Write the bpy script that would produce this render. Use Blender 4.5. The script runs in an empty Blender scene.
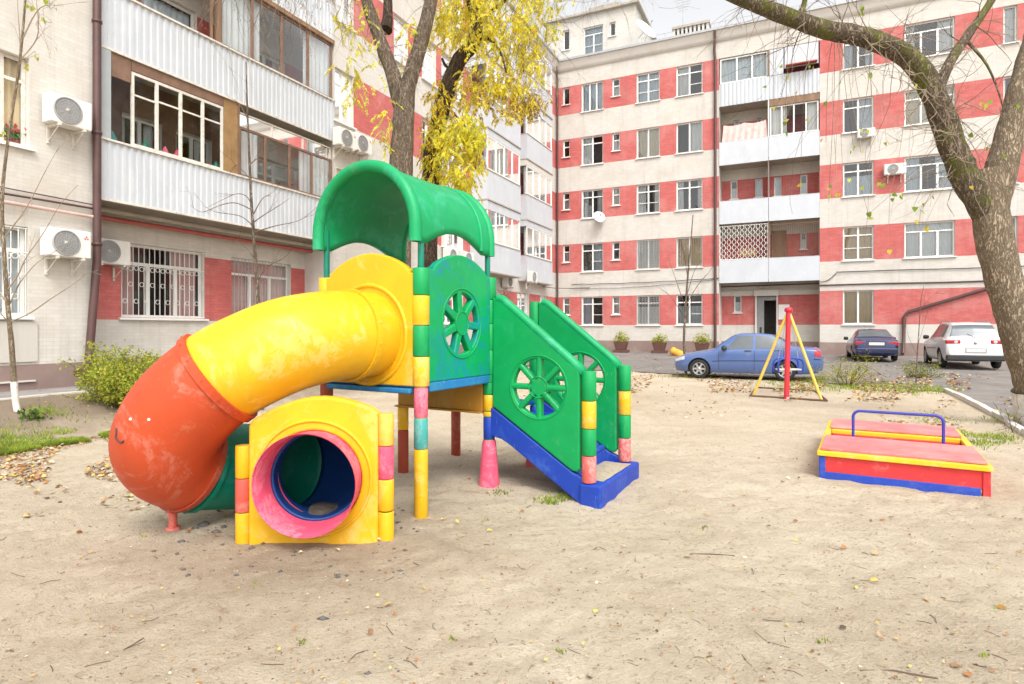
import bpy, bmesh, math, random
from mathutils import Vector, Matrix, noise
random.seed(7)
SC = bpy.context.scene
COL = SC.collection
PI = math.pi
# ------------------------------------------------------------------ survey of the place
F_PX, CX, HZ, EYE = 595.0, 512.0, 329.0, 1.55      # lens, centre column, horizon row, eye height of the survey photo
C0 = Vector((2.70, 36.5, 0.0))                      # inner corner of the two wings
UR = Vector((.9047, -.4262, 0.0)); NR = Vector((-.4262, -.9047, 0.0))
def at(px, py, Y):
    return Vector(((px - CX) / F_PX * Y, Y, EYE + (HZ - py) / F_PX * Y))
def gp(px, py, z=0.0):
    Y = (EYE - z) * F_PX / (py - HZ)
    return Vector(((px - CX) / F_PX * Y, Y, z))
def BL(a, b, z):                                    # building coordinates -> world
    return C0 + UR * a + NR * b + Vector((0, 0, z))
def Ru(px, b=0.0):
    k = (px - CX) / F_PX
    return (k * (C0.y - .9047 * b) - C0.x + .4262 * b) / (.9047 + .4262 * k)
def Lu(px, a=0.0):
    k = (px - CX) / F_PX
    return (C0.x + .9047 * a - k * (C0.y - .4262 * a)) / (.4262 - .9047 * k)
def Rz(px, py, b=0.0):
    p = BL(Ru(px, b), b, 0); return EYE + (HZ - py) / F_PX * p.y
def Lz(px, py, a=0.0):
    p = BL(a, Lu(px, a), 0); return EYE + (HZ - py) / F_PX * p.y
def to_build(x, y):
    dx, dy = x - C0.x, y - C0.y
    return dx * UR.x + dy * UR.y, dx * NR.x + dy * NR.y
def sstep(e0, e1, x):
    t = min(1, max(0, (x - e0) / (e1 - e0))); return t * t * (3 - 2 * t)
# ------------------------------------------------------------------ mesh builder
class MB:
    def __init__(s): s.v = []; s.f = []; s.m = []; s.s = []; s.uv = []
    def add(s, verts, faces, mi=0, smooth=False, uvs=None):
        o = len(s.v); s.v += [tuple(p) for p in verts]
        for k, f in enumerate(faces):
            s.f.append(tuple(i + o for i in f)); s.m.append(mi); s.s.append(smooth)
            s.uv.append(uvs[k] if uvs else None)
    def quad(s, a, b, c, d, mi=0, uv=None): s.add([a, b, c, d], [(0, 1, 2, 3)], mi, False, [uv] if uv else None)
    def hexa(s, P, mi=0):                            # 8 corners: bottom ring 0-3, top ring 4-7
        s.add(P, [(3, 2, 1, 0), (4, 5, 6, 7), (0, 1, 5, 4), (1, 2, 6, 5), (2, 3, 7, 6), (3, 0, 4, 7)], mi)
    def box(s, x0, x1, y0, y1, z0, z1, mi=0, T=None):
        P = [Vector(p) for p in ((x0, y0, z0), (x1, y0, z0), (x1, y1, z0), (x0, y1, z0), (x0, y0, z1), (x1, y0, z1), (x1, y1, z1), (x0, y1, z1))]
        if T: P = [T(p) if callable(T) else T @ p for p in P]
        s.hexa(P, mi)
    def tube(s, pts, radii, n=8, mi=0, smooth=True, caps=True, wob=0.0):
        pts = [Vector(p) for p in pts]
        if not hasattr(radii, '__len__'): radii = [radii] * len(pts)
        rings = frames(pts); V = []
        for (p, (a, b)), r in zip(zip(pts, rings), radii):
            for k in range(n):
                t = 2 * PI * k / n; rr = r
                if wob:
                    q = p + (a * math.cos(t) + b * math.sin(t)) * r
                    rr = r * (1 + wob * noise.noise(q * 3.1) + wob * .6 * noise.noise(q * 9.0))
                V.append(p + (a * math.cos(t) + b * math.sin(t)) * rr)
        Fs = []
        for i in range(len(pts) - 1):
            for k in range(n):
                Fs.append((i * n + k, i * n + (k + 1) % n, (i + 1) * n + (k + 1) % n, (i + 1) * n + k))
        s.add(V, Fs, mi, smooth)
        if caps:
            s.add(V[:n], [tuple(range(n))[::-1]], mi); s.add(V[-n:], [tuple(range(n))], mi)
    def lathe(s, prof, o, ax, n=24, mi=0, smooth=True):   # prof: (radius, height along ax)
        o = Vector(o); ax = Vector(ax).normalized(); a = ax.orthogonal().normalized(); b = ax.cross(a); V = []; Fs = []
        for r, h in prof:
            for k in range(n):
                t = 2 * PI * k / n; V.append(o + ax * h + (a * math.cos(t) + b * math.sin(t)) * r)
        for i in range(len(prof) - 1):
            for k in range(n): Fs.append((i * n + k, i * n + (k + 1) % n, (i + 1) * n + (k + 1) % n, (i + 1) * n + k))
        s.add(V, Fs, mi, smooth)
    def build(s, name, mats, parent=None, bevel=0, seg=2, weld=False):
        me = bpy.data.meshes.new(name)
        me.from_pydata(s.v, [], s.f)
        for m in (mats if isinstance(mats, (list, tuple)) else [mats]): me.materials.append(m)
        me.polygons.foreach_set('material_index', s.m); me.polygons.foreach_set('use_smooth', s.s)
        if any(u is not None for u in s.uv):
            lay = me.uv_layers.new(name='UVMap'); i = 0; d = lay.data
            for f, u in zip(s.f, s.uv):
                for k in range(len(f)):
                    if u is not None: d[i].uv = u[k]
                    i += 1
        me.update()
        if weld:
            bm = bmesh.new(); bm.from_mesh(me); bmesh.ops.remove_doubles(bm, verts=bm.verts, dist=1e-4)
            bmesh.ops.recalc_face_normals(bm, faces=bm.faces); bm.to_mesh(me); bm.free()
        o = bpy.data.objects.new(name, me); COL.objects.link(o); par(o, parent)
        if bevel:
            md = o.modifiers.new('bevel', 'BEVEL'); md.width = bevel; md.segments = seg; md.limit_method = 'ANGLE'; md.angle_limit = .6
        return o
def frames(pts):
    out = []; prev = None
    for i in range(len(pts)):
        t = (pts[min(i + 1, len(pts) - 1)] - pts[max(i - 1, 0)])
        t = t.normalized() if t.length > 1e-9 else Vector((0, 0, 1))
        a = t.orthogonal().normalized() if prev is None else (prev - t * prev.dot(t)).normalized()
        prev = a; out.append((a, t.cross(a)))
    return out
def spline(P, n=8):
    P = [Vector(p) for p in P]; out = []
    for i in range(len(P) - 1):
        p0, p1, p2, p3 = P[max(i - 1, 0)], P[i], P[i + 1], P[min(i + 2, len(P) - 1)]
        for k in range(n):
            t = k / n
            out.append(.5 * ((2 * p1) + (p2 - p0) * t + (2 * p0 - 5 * p1 + 4 * p2 - p3) * t * t + (3 * p1 - p0 - 3 * p2 + p3) * t ** 3))
    out.append(P[-1]); return out
def par(o, parent):
    if parent is not None:
        o.parent = parent; o.matrix_parent_inverse = Matrix.LocRotScale(parent.location, parent.rotation_euler, parent.scale).inverted()
def empty(name, loc, label, cat, group=None, rz=0):
    o = bpy.data.objects.new(name, None); o.location = loc; o.rotation_euler = (0, 0, rz); COL.objects.link(o)
    o.empty_display_size = .2
    return tag(o, label, cat, group)
def tag(o, label=None, cat=None, group=None, kind=None):
    if label: o['label'] = label
    if cat: o['category'] = cat
    if group: o['group'] = group
    if kind: o['kind'] = kind
    return o
def copy_tree(o, parent=None):
    c = o.copy(); COL.objects.link(c)
    if parent is not None: c.parent = parent
    for ch in [x for x in bpy.data.objects if x.parent == o]: copy_tree(ch, c)
    return c
def plate(name, outline, holes, thick, T, mat, parent=None, bev=.012, sm=True):
    """A flat moulded plate: 2-D outline with holes, thickness and rounded edges, placed by T(x,y,z)."""
    cu = bpy.data.curves.new(name, 'CURVE'); cu.dimensions = '2D'; cu.fill_mode = 'BOTH'
    cu.extrude = max(thick / 2 - bev, 0.0005); cu.bevel_depth = bev; cu.bevel_resolution = 2; cu.offset = -bev
    for pts in [outline] + list(holes):
        sp = cu.splines.new('POLY'); sp.points.add(len(pts) - 1); sp.use_cyclic_u = True
        for q, p in zip(sp.points, pts): q.co = (p[0], p[1], 0, 1)
    tmp = bpy.data.objects.new(name, cu); COL.objects.link(tmp)
    dg = bpy.context.evaluated_depsgraph_get(); me = bpy.data.meshes.new_from_object(tmp.evaluated_get(dg))
    bpy.data.objects.remove(tmp); bpy.data.curves.remove(cu)
    for v in me.vertices: v.co = T(v.co.x, v.co.y, v.co.z)
    me.materials.clear(); me.materials.append(mat)
    bm = bmesh.new(); bm.from_mesh(me); bmesh.ops.remove_doubles(bm, verts=bm.verts, dist=1e-4)
    bmesh.ops.recalc_face_normals(bm, faces=bm.faces)
    for f in bm.faces: f.smooth = f.calc_area() < .004 and False
    bm.to_mesh(me); bm.free()
    o = bpy.data.objects.new(name, me); COL.objects.link(o); par(o, parent); return o
def circ(x, y, r, n=32, a0=0): return [(x + r * math.cos(a0 + 2 * PI * k / n), y + r * math.sin(a0 + 2 * PI * k / n)) for k in range(n)]
# ------------------------------------------------------------------ materials
def nt(m): return m.node_tree.nodes, m.node_tree.links
def mat(name, col, rough=.6, var=.12, scale=4.0, bump=0.0, bscale=40.0, worn=None, metal=0.0, spec=.5, coat=0, stretch=None, dirt=None):
    """Principled surface; var: mottling of the colour, worn=(colour, share, scale): patches of another colour, dirt=(colour, share, scale)."""
    m = bpy.data.materials.new(name); m.use_nodes = True; N, K = nt(m); B = N['Principled BSDF']
    B.inputs['Roughness'].default_value = rough; B.inputs['Metallic'].default_value = metal
    B.inputs['Specular IOR Level'].default_value = spec; B.inputs['Coat Weight'].default_value = coat
    tc = N.new('ShaderNodeTexCoord'); vec = tc.outputs['Object']
    if stretch:
        mp = N.new('ShaderNodeMapping'); mp.inputs['Scale'].default_value = stretch; K.new(vec, mp.inputs['Vector']); vec = mp.outputs[0]
    c = None
    def nz(sc, det=6, rg=.6):
        n = N.new('ShaderNodeTexNoise'); n.inputs['Scale'].default_value = sc; n.inputs['Detail'].default_value = det; n.inputs['Roughness'].default_value = rg
        K.new(vec, n.inputs['Vector']); return n.outputs['Fac']
    def ramp(f, a, b):
        r = N.new('ShaderNodeMapRange'); r.inputs['From Min'].default_value = a; r.inputs['From Max'].default_value = b; r.clamp = True; K.new(f, r.inputs['Value']); return r.outputs[0]
    def scl(f, k):
        x = N.new('ShaderNodeMath'); x.operation = 'MULTIPLY'; x.inputs[1].default_value = k; K.new(f, x.inputs[0]); return x.outputs[0]
    def mix(fac, A, Bc):
        x = N.new('ShaderNodeMix'); x.data_type = 'RGBA'
        if hasattr(fac, 'links'): K.new(fac, x.inputs['Factor'])
        else: x.inputs['Factor'].default_value = fac
        for sock, v in ((x.inputs['A'], A), (x.inputs['B'], Bc)):
            if hasattr(v, 'links'): K.new(v, sock)
            else: sock.default_value = (*v, 1)
        return x.outputs['Result']
    lo = tuple(max(0, q * (1 - var)) for q in col); hi = tuple(min(1, q * (1 + var)) for q in col)
    c = mix(ramp(nz(scale), .3, .7), lo, hi)
    for w in ([worn] if worn else []) + ([dirt] if dirt else []):
        wc, share, wsc = w
        c = mix(scl(ramp(nz(wsc, 8, .72), .62 - share, .76 - share * .5), .6), c, wc)
    K.new(c, B.inputs['Base Color'])
    K.new(ramp(nz(scale * 2.3), -.6, 1.6), B.inputs['Roughness']) if False else None
    if bump:
        b = N.new('ShaderNodeBump'); b.inputs['Strength'].default_value = bump; b.inputs['Distance'].default_value = .02
        K.new(nz(bscale), b.inputs['Height']); K.new(b.outputs[0], B.inputs['Normal'])
    return m
def brick_mat(name, col, var=.12, bump=.5, dirt=None, mortar=None):
    m = bpy.data.materials.new(name); m.use_nodes = True; N, K = nt(m); B = N['Principled BSDF']; B.inputs['Roughness'].default_value = .85
    uv = N.new('ShaderNodeUVMap'); tc = N.new('ShaderNodeTexCoord')
    bt = N.new('ShaderNodeTexBrick'); bt.inputs['Scale'].default_value = 1; bt.inputs['Brick Width'].default_value = .26; bt.inputs['Row Height'].default_value = .077
    bt.inputs['Mortar Size'].default_value = .006; bt.inputs['Mortar Smooth'].default_value = .6; bt.inputs['Bias'].default_value = 0
    bt.inputs['Color1'].default_value = (*[q * (1 - var) for q in col], 1); bt.inputs['Color2'].default_value = (*[min(1, q * (1 + var)) for q in col], 1)
    bt.inputs['Mortar'].default_value = (*(mortar or [q * .8 for q in col]), 1)
    K.new(uv.outputs[0], bt.inputs['Vector'])
    n = N.new('ShaderNodeTexNoise'); n.inputs['Scale'].default_value = .9; n.inputs['Detail'].default_value = 9; n.inputs['Roughness'].default_value = .7; K.new(tc.outputs['Object'], n.inputs['Vector'])
    r = N.new('ShaderNodeMapRange'); r.inputs['From Min'].default_value = .45; r.inputs['From Max'].default_value = .75; K.new(n.outputs['Fac'], r.inputs['Value'])
    x = N.new('ShaderNodeMix'); x.data_type = 'RGBA'; x.inputs['B'].default_value = (*(dirt or [q * .78 for q in col]), 1)
    mlt = N.new('ShaderNodeMath'); mlt.operation = 'MULTIPLY'; mlt.inputs[1].default_value = .75; K.new(r.outputs[0], mlt.inputs[0])
    K.new(mlt.outputs[0], x.inputs['Factor']); K.new(bt.outputs['Color'], x.inputs['A'])
    mp = N.new('ShaderNodeMapping'); mp.inputs['Scale'].default_value = (2.6, 2.6, .16); K.new(tc.outputs['Object'], mp.inputs['Vector'])
    n3 = N.new('ShaderNodeTexNoise'); n3.inputs['Scale'].default_value = 1.4; n3.inputs['Detail'].default_value = 10; n3.inputs['Roughness'].default_value = .72; K.new(mp.outputs[0], n3.inputs['Vector'])
    r3 = N.new('ShaderNodeMapRange'); r3.inputs['From Min'].default_value = .52; r3.inputs['From Max'].default_value = .72; r3.inputs['To Max'].default_value = .5; K.new(n3.outputs['Fac'], r3.inputs['Value'])
    y = N.new('ShaderNodeMix'); y.data_type = 'RGBA'; y.inputs['B'].default_value = (*[q * .66 for q in col], 1); K.new(r3.outputs[0], y.inputs['Factor']); K.new(x.outputs['Result'], y.inputs['A']); K.new(y.outputs['Result'], B.inputs['Base Color'])
    n2 = N.new('ShaderNodeTexNoise'); n2.inputs['Scale'].default_value = 30; n2.inputs['Detail'].default_value = 4; K.new(tc.outputs['Object'], n2.inputs['Vector'])
    sub = N.new('ShaderNodeMath'); sub.operation = 'MULTIPLY_ADD'; sub.inputs[1].default_value = -1.0; K.new(bt.outputs['Fac'], sub.inputs[0])
    sc = N.new('ShaderNodeMath'); sc.operation = 'MULTIPLY'; sc.inputs[1].default_value = .5; K.new(n2.outputs['Fac'], sc.inputs[0]); K.new(sc.outputs[0], sub.inputs[2])
    b = N.new('ShaderNodeBump'); b.inputs['Strength'].default_value = bump; b.inputs['Distance'].default_value = .012; K.new(sub.outputs[0], b.inputs['Height']); K.new(b.outputs[0], B.inputs['Normal'])
    return m
def glass_mat(name, tint=(.90, .94, .96), refl=1.0, ior=1.8):
    m = bpy.data.materials.new(name); m.use_nodes = True; N, K = nt(m)
    N.remove(N['Principled BSDF']); out = N['Material Output']
    t = N.new('ShaderNodeBsdfTransparent'); t.inputs[0].default_value = (*tint, 1)
    g = N.new('ShaderNodeBsdfGlossy'); g.inputs['Roughness'].default_value = .03; g.inputs[0].default_value = (refl, refl, refl, 1)
    f = N.new('ShaderNodeFresnel'); f.inputs[0].default_value = ior; mx = N.new('ShaderNodeMixShader')
    K.new(f.outputs[0], mx.inputs[0]); K.new(t.outputs[0], mx.inputs[1]); K.new(g.outputs[0], mx.inputs[2]); K.new(mx.outputs[0], out.inputs[0])
    return m
M = {}
M['cream'] = brick_mat('painted_brick_cream', (.60, .568, .515), .05, .34, (.49, .435, .36), [.535, .505, .45])
M['cream_plaster'] = mat('cream_plaster', (.60, .568, .515), .9, .06, 1.2, .15, 30, dirt=((.48, .42, .33), .10, 1.4))
M['red'] = brick_mat('painted_brick_red', (.51, .125, .112), .10, .5, (.58, .27, .245))
M['plinth'] = mat('plinth_render', (.27, .19, .165), .9, .12, 1.3, .25, 25, dirt=((.36, .30, .26), .12, 1.0))
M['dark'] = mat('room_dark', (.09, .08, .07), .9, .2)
M['glass'] = glass_mat('window_glass'); M['side_glass'] = glass_mat('side_wing_glass', (.90, .93, .94), 1.0, 1.4); M['thin_glass'] = glass_mat('balcony_glass', (.82, .84, .84), 1.0, 1.26)
M['white'] = mat('white_frame_paint', (.78, .77, .73), .5, .05, 3, .05)
M['oldwhite'] = mat('old_white_paint', (.66, .62, .55), .7, .14, 6, .2, 60, worn=((.30, .22, .15), .10, 9))
M['brown'] = mat('brown_frame_paint', (.20, .115, .075), .6, .2, 5, .1)
M['wood'] = mat('old_board', (.24, .145, .085), .75, .25, 3, .2, 40, stretch=(1, 1, .15))
M['amber'] = mat('amber_plywood', (.31, .185, .075), .65, .25, 2.5, .1, 30)
M['metal_white'] = mat('white_profiled_sheet', (.53, .555, .585), .5, .05, 1.5, .0, worn=((.66, .66, .66), .1, 2.5), dirt=((.44, .41, .37), .04, 1.3), stretch=(1, 1, .5))
M['metal_grey'] = mat('grey_sheet', (.36, .39, .40), .5, .1, 2)
M['concrete'] = mat('concrete_slab', (.40, .36, .30), .9, .15, 2, .2)
M['pipe'] = mat('brown_pipe_paint', (.095, .045, .040), .45, .18, 3, .05)
M['gaspipe'] = mat('red_pipe_paint', (.42, .10, .085), .5, .15, 4)
M['palepipe'] = mat('pale_pipe_paint', (.60, .42, .36), .55, .12, 4)
M['cable'] = mat('black_cable', (.06, .05, .05), .7)
M['curtains'] = [mat('curtain_cloth_' + k, c, .9, .08, 3) for k, c in (('white', (.82, .82, .80)), ('cream', (.76, .68, .52)), ('grey', (.62, .63, .63)), ('blue', (.66, .72, .76)), ('tan', (.74, .56, .32)), ('rose', (.50, .30, .28)))]
M['grille'] = mat('white_grille', (.75, .74, .70), .5, .06)
M['greygrille'] = mat('grey_grille', (.42, .41, .39), .6, .1)
M['ac'] = mat('ac_case', (.74, .73, .68), .45, .05, 3, dirt=((.55, .50, .42), .08, 3))
M['acfan'] = mat('ac_fan_grey', (.27, .27, .27), .5, .15)
M['black'] = mat('black_plastic', (.02, .02, .022), .5)
M['redmark'] = mat('red_mark', (.62, .05, .05), .5)
M['roofgrey'] = mat('roof_sheet', (.30, .32, .34), .5, .1)
M['steel'] = mat('grey_steel', (.42, .42, .42), .45, .08, metal=.6)
def plastic(name, col, fade, share=.10, rough=.36, sc=2.2):
    """Outdoor play plastic: sun-faded patches, streaky scuffs and scratches, dust caught in the scuffs."""
    m = bpy.data.materials.new(name); m.use_nodes = True; N, K = nt(m); B = N['Principled BSDF']; B.inputs['Specular IOR Level'].default_value = .4
    tc = N.new('ShaderNodeTexCoord')
    def nz(s_, det=8, rg=.65, st=None, dist=0):
        v = tc.outputs['Object']
        if st: mp = N.new('ShaderNodeMapping'); mp.inputs['Scale'].default_value = st; mp.inputs['Rotation'].default_value = (.5, .7, .4); K.new(v, mp.inputs['Vector']); v = mp.outputs[0]
        n = N.new('ShaderNodeTexNoise'); n.inputs['Scale'].default_value = s_; n.inputs['Detail'].default_value = det; n.inputs['Roughness'].default_value = rg; n.inputs['Distortion'].default_value = dist; K.new(v, n.inputs['Vector']); return n.outputs['Fac']
    def rp(f, a, b, hi=1.0):
        r = N.new('ShaderNodeMapRange'); r.inputs['From Min'].default_value = a; r.inputs['From Max'].default_value = b; r.inputs['To Max'].default_value = hi; K.new(f, r.inputs['Value']); return r.outputs[0]
    def mx(f, A, Bc):
        x = N.new('ShaderNodeMix'); x.data_type = 'RGBA'; K.new(f, x.inputs['Factor'])
        for s_, v_ in ((x.inputs['A'], A), (x.inputs['B'], Bc)):
            if hasattr(v_, 'links'): K.new(v_, s_)
            else: s_.default_value = (*v_, 1)
        return x.outputs['Result']
    def mul(a, b):
        x = N.new('ShaderNodeMath'); x.operation = 'MULTIPLY'; K.new(a, x.inputs[0]); K.new(b, x.inputs[1]); return x.outputs[0]
    c = mx(rp(nz(2.2), .35, .65), [q * .90 for q in col], [min(1, q * 1.08) for q in col])
    scuff = mul(rp(nz(sc * .8, 7, .62, None, .9), .54 - share * .5, .60 - share * .4), rp(nz(sc * 6, 10, .8, (1, 1, .7), .4), .44, .52))
    c = mx(mul(scuff, rp(nz(3, 2), -1.2, 2.6)), c, fade)
    dust = tuple(.45 * q + .55 * w for q, w in zip(col, (.50, .40, .28)))
    c = mx(rp(nz(sc * 2.3, 10, .75), .60, .80, .55), c, dust)
    grime = tuple(q * .45 + .02 for q in col)
    c = mx(rp(nz(sc * 3.1, 10, .8, (1, 1, .5)), .64, .78, .6), c, grime)
    scr = rp(nz(14, 3, .5, (9, .5, .5)), .70, .73, .55); c = mx(mul(scr, rp(nz(1.7, 3), .45, .62)), c, tuple(min(1, q * .5 + .38) for q in fade))
    K.new(c, B.inputs['Base Color']); K.new(rp(nz(sc * 4, 8, .7), .3, .8), B.inputs['Roughness'])
    rr = N.new('ShaderNodeMapRange'); rr.inputs['To Min'].default_value = rough - .04; rr.inputs['To Max'].default_value = min(.9, rough + .32); K.new(nz(sc * 4, 9, .7), rr.inputs['Value']); K.new(rr.outputs[0], B.inputs['Roughness'])
    b = N.new('ShaderNodeBump'); b.inputs['Strength'].default_value = .10; b.inputs['Distance'].default_value = .02; K.new(nz(9, 8, .6), b.inputs['Height']); K.new(b.outputs[0], B.inputs['Normal'])
    return m
# playground paint: faded, scuffed, dusty
def plas(name, col, fade, share=.10, rough=.36, sc=2.2):
    return plastic(name, col, fade, share, rough, sc)
M['yellow'] = plas('yellow_plastic', (.77, .43, .010), (.82, .58, .20), .07)
M['orange'] = plas('orange_plastic', (.51, .066, .017), (.60, .24, .18), .0, .42, 2.6)
M['green'] = plas('green_plastic', (.0, .30, .078), (.02, .33, .13), -.03, .33)
M['roofgreen'] = plas('roof_green_plastic', (.0, .30, .10), (.05, .40, .24), .03, .33, 2.0)
M['tubegreen'] = plas('dark_green_plastic', (.0, .19, .12), (.05, .25, .2), .05)
M['tunnelblue'] = plas('tunnel_blue_plastic', (.008, .045, .19), (.02, .08, .22), .02); M['tunnelgreen'] = plas('tunnel_green_plastic', (.0, .11, .075), (.03, .16, .12), .02)
M['teal'] = plas('teal_plastic', (.05, .33, .30), (.30, .42, .38), .2, .5, 6)
M['pink'] = plas('pink_plastic', (.72, .085, .16), (.80, .33, .38), .12, .42, 4)
M['coral'] = plas('coral_plastic', (.66, .10, .07), (.70, .30, .24), .12, .42, 4)
M['salmon'] = plas('worn_red_sleeve', (.64, .12, .11), (.78, .50, .46), .22, .55, 7)
M['blue'] = plas('blue_plastic', (.010, .048, .36), (.05, .13, .46), .04, .38)
M['bluerim'] = plas('blue_deck_rim', (.02, .17, .42), (.05, .3, .4), .15, .45)
M['brickred'] = plas('brick_red_paint', (.34, .055, .025), (.42, .15, .09), .10, .55)
M['amberplastic'] = plas('ochre_deck_skirt', (.42, .20, .02), (.46, .28, .08), .1, .5)
# ------------------------------------------------------------------ camera, light, view
cam = bpy.data.cameras.new('camera'); co = bpy.data.objects.new('camera', cam); COL.objects.link(co); SC.camera = co
co.location = (0, 0, EYE); co.rotation_euler = (PI / 2, 0, 0)
cam.sensor_width = 36; cam.lens = F_PX / 1024 * 36; cam.shift_y = -(342 - HZ) / 1024; cam.clip_start = .05; cam.clip_end = 600
W = bpy.data.worlds.new('World'); SC.world = W; W.use_nodes = True
N, K = W.node_tree.nodes, W.node_tree.links; bg = N['Background']
SUN_EL, SUN_AZ = math.radians(52), math.radians(164)       # azimuth clockwise from +Y
sky = N.new('ShaderNodeTexSky'); sky.sky_type = 'NISHITA'; sky.sun_disc = False; sky.sun_elevation = SUN_EL; sky.sun_rotation = SUN_AZ
sky.air_density = 1.0; sky.dust_density = 4.0; sky.ozone_density = 1.0
hs = N.new('ShaderNodeHueSaturation'); hs.inputs['Saturation'].default_value = .08; hs.inputs['Value'].default_value = 5.4   # overcast sky: nearly white, its brightness multiplied up here
K.new(sky.outputs[0], hs.inputs['Color']); K.new(hs.outputs[0], bg.inputs['Color']); bg.inputs['Strength'].default_value = .15
sl = bpy.data.lights.new('sun', 'SUN'); sl.energy = 2.6; sl.angle = math.radians(18); sl.color = (1, .96, .90)
so = bpy.data.objects.new('sun', sl); COL.objects.link(so)
d = Vector((math.sin(SUN_AZ) * math.cos(SUN_EL), math.cos(SUN_AZ) * math.cos(SUN_EL), math.sin(SUN_EL)))
so.rotation_euler = d.to_track_quat('Z', 'Y').to_euler(); so.location = (0, -10, 30)
vs = SC.view_settings; vs.view_transform = 'Standard'; vs.look = 'None'; vs.gamma = 1; vs.exposure = -1.29; vs.use_curve_mapping = False
SC.cycles.max_bounces = 8; SC.cycles.transparent_max_bounces = 12; SC.cycles.use_denoising = True
# ------------------------------------------------------------------ ground
ASPH = [(-3.0, 25.6), (2.0, 22.9), (4.6, 21.4), (6.4, 19.55), (8.9, 17.2), (10.75, 14.75), (9.1, 11.5), (7.55, 8.75), (5.2, 4.4), (3.6, 1.4), (40, 0), (40, 25), (3, 37), (-1, 31)]
def in_poly(x, y, P):
    c = False; j = len(P) - 1
    for i in range(len(P)):
        xi, yi = P[i]; xj, yj = P[j]
        if (yi > y) != (yj > y) and x < (xj - xi) * (y - yi) / (yj - yi) + xi: c = not c
        j = i
    return c
def edge_dist(x, y, P):
    best = 1e9
    for i in range(len(P)):
        ax, ay = P[i]; bx, by = P[(i + 1) % len(P)]; dx, dy = bx - ax, by - ay
        t = max(0, min(1, ((x - ax) * dx + (y - ay) * dy) / (dx * dx + dy * dy + 1e-9)))
        best = min(best, math.hypot(x - ax - t * dx, y - ay - t * dy))
    return best
def base_h(x, y):
    a, b = to_build(x, y)
    rl = .38 * (1 - sstep(1.3, 4.6, a)) if a > 1.3 else .38
    rl *= sstep(0, 12, b) * .45 + .55
    rr = .23 * (1 - min(1, max(0, b) / 13.0))
    return max(rl, rr)
DENTS = {}                                          # trodden hollows: footprints all over the sand
_r = random.Random(21)
for _ in range(900):
    _x, _y = _r.uniform(-4.2, 5.4), 2.0 + 6.0 * _r.random(); _a = _r.gauss(.4, 1.0); _d = (_x, _y, math.cos(_a), math.sin(_a), _r.uniform(.003, .011))
    for _i in range(math.floor((_x - .3) / .6), math.floor((_x + .3) / .6) + 1):
        for _j in range(math.floor((_y - .3) / .6), math.floor((_y + .3) / .6) + 1): DENTS.setdefault((_i, _j), []).append(_d)
def gz(x, y):
    h = base_h(x, y)
    p = Vector((x, y, 0))
    amp = 1 - .7 * sstep(10, 18, y)
    h += amp * (.022 * noise.noise(p * .9) + .014 * noise.noise(p * 2.7 + Vector((5, 0, 0))) + .012 * noise.noise(p * 6.0) + .006 * noise.noise(p * 13.0))
    for dx, dy, ca, sa, dp in DENTS.get((math.floor(x / .6), math.floor(y / .6)), ()):
        u = ((x - dx) * ca + (y - dy) * sa) / .15; v = (-(x - dx) * sa + (y - dy) * ca) / .065; q = u * u + v * v
        if q < 4: h += dp * (-math.exp(-q * 1.2) + .45 * math.exp(-(q - 1.7) ** 2 * 1.5))
    for cx, cy, r, dz in ((.85, 5.2, .9, -.05), (-1.5, 4.0, 1.0, -.03), (-2.7, 4.5, .9, -.02), (3.7, 6.0, .8, .0)):
        q = ((x - cx) ** 2 + (y - cy) ** 2) / (r * r); h += dz * math.exp(-q * 2)
    return h
def axis(segs):
    out = []
    for a, b, st in segs:
        n = max(1, round((b - a) / st)); out += [a + (b - a) * k / n for k in range(n)]
    return out + [segs[-1][1]]
xs = axis([(-260, -60, 50), (-60, -20, 8), (-20, -9, 1), (-9, -4.4, .16), (-4.4, 5.4, .036), (5.4, 12, .2), (12, 30, 1.5), (30, 60, 8), (60, 260, 50)])
ys = axis([(-200, -20, 45), (-20, 0, 2.5), (0, 2, .2), (2, 8, .036), (8, 14, .12), (14, 26, .5), (26, 50, 2), (50, 260, 50)])
mb = MB(); V = []
ASP_IN = ASPH
for y in ys:
    for x in xs:
        z = gz(x, y)
        a, b = to_build(x, y)
        if 0 < y < 40 and -5 < x < 40 and in_poly(x, y, ASPH):
            z -= .07 * min(1, edge_dist(x, y, ASPH) / .25)
        if -.5 < a < 1.25 and b > -1: z -= .06
        V.append((x, y, z))
nx = len(xs); Fs = [(j * nx + i, j * nx + i + 1, (j + 1) * nx + i + 1, (j + 1) * nx + i) for j in range(len(ys) - 1) for i in range(nx - 1)]
mb.add(V, Fs, 0, True)
m = bpy.data.materials.new('sand_soil'); m.use_nodes = True; N, K = nt(m); B = N['Principled BSDF']; B.inputs['Roughness'].default_value = .95; B.inputs['Specular IOR Level'].default_value = .15
tc = N.new('ShaderNodeTexCoord')
def tnoise(sc, det=8, rg=.6, vec=None):
    n = N.new('ShaderNodeTexNoise'); n.inputs['Scale'].default_value = sc; n.inputs['Detail'].default_value = det; n.inputs['Roughness'].default_value = rg; K.new(vec or tc.outputs['Object'], n.inputs['Vector']); return n.outputs['Fac']
def tramp(f, a, b, c=0, d_=1):
    r = N.new('ShaderNodeMapRange'); r.inputs['From Min'].default_value = a; r.inputs['From Max'].default_value = b; r.inputs['To Min'].default_value = c; r.inputs['To Max'].default_value = d_; K.new(f, r.inputs['Value']); return r.outputs[0]
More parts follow.
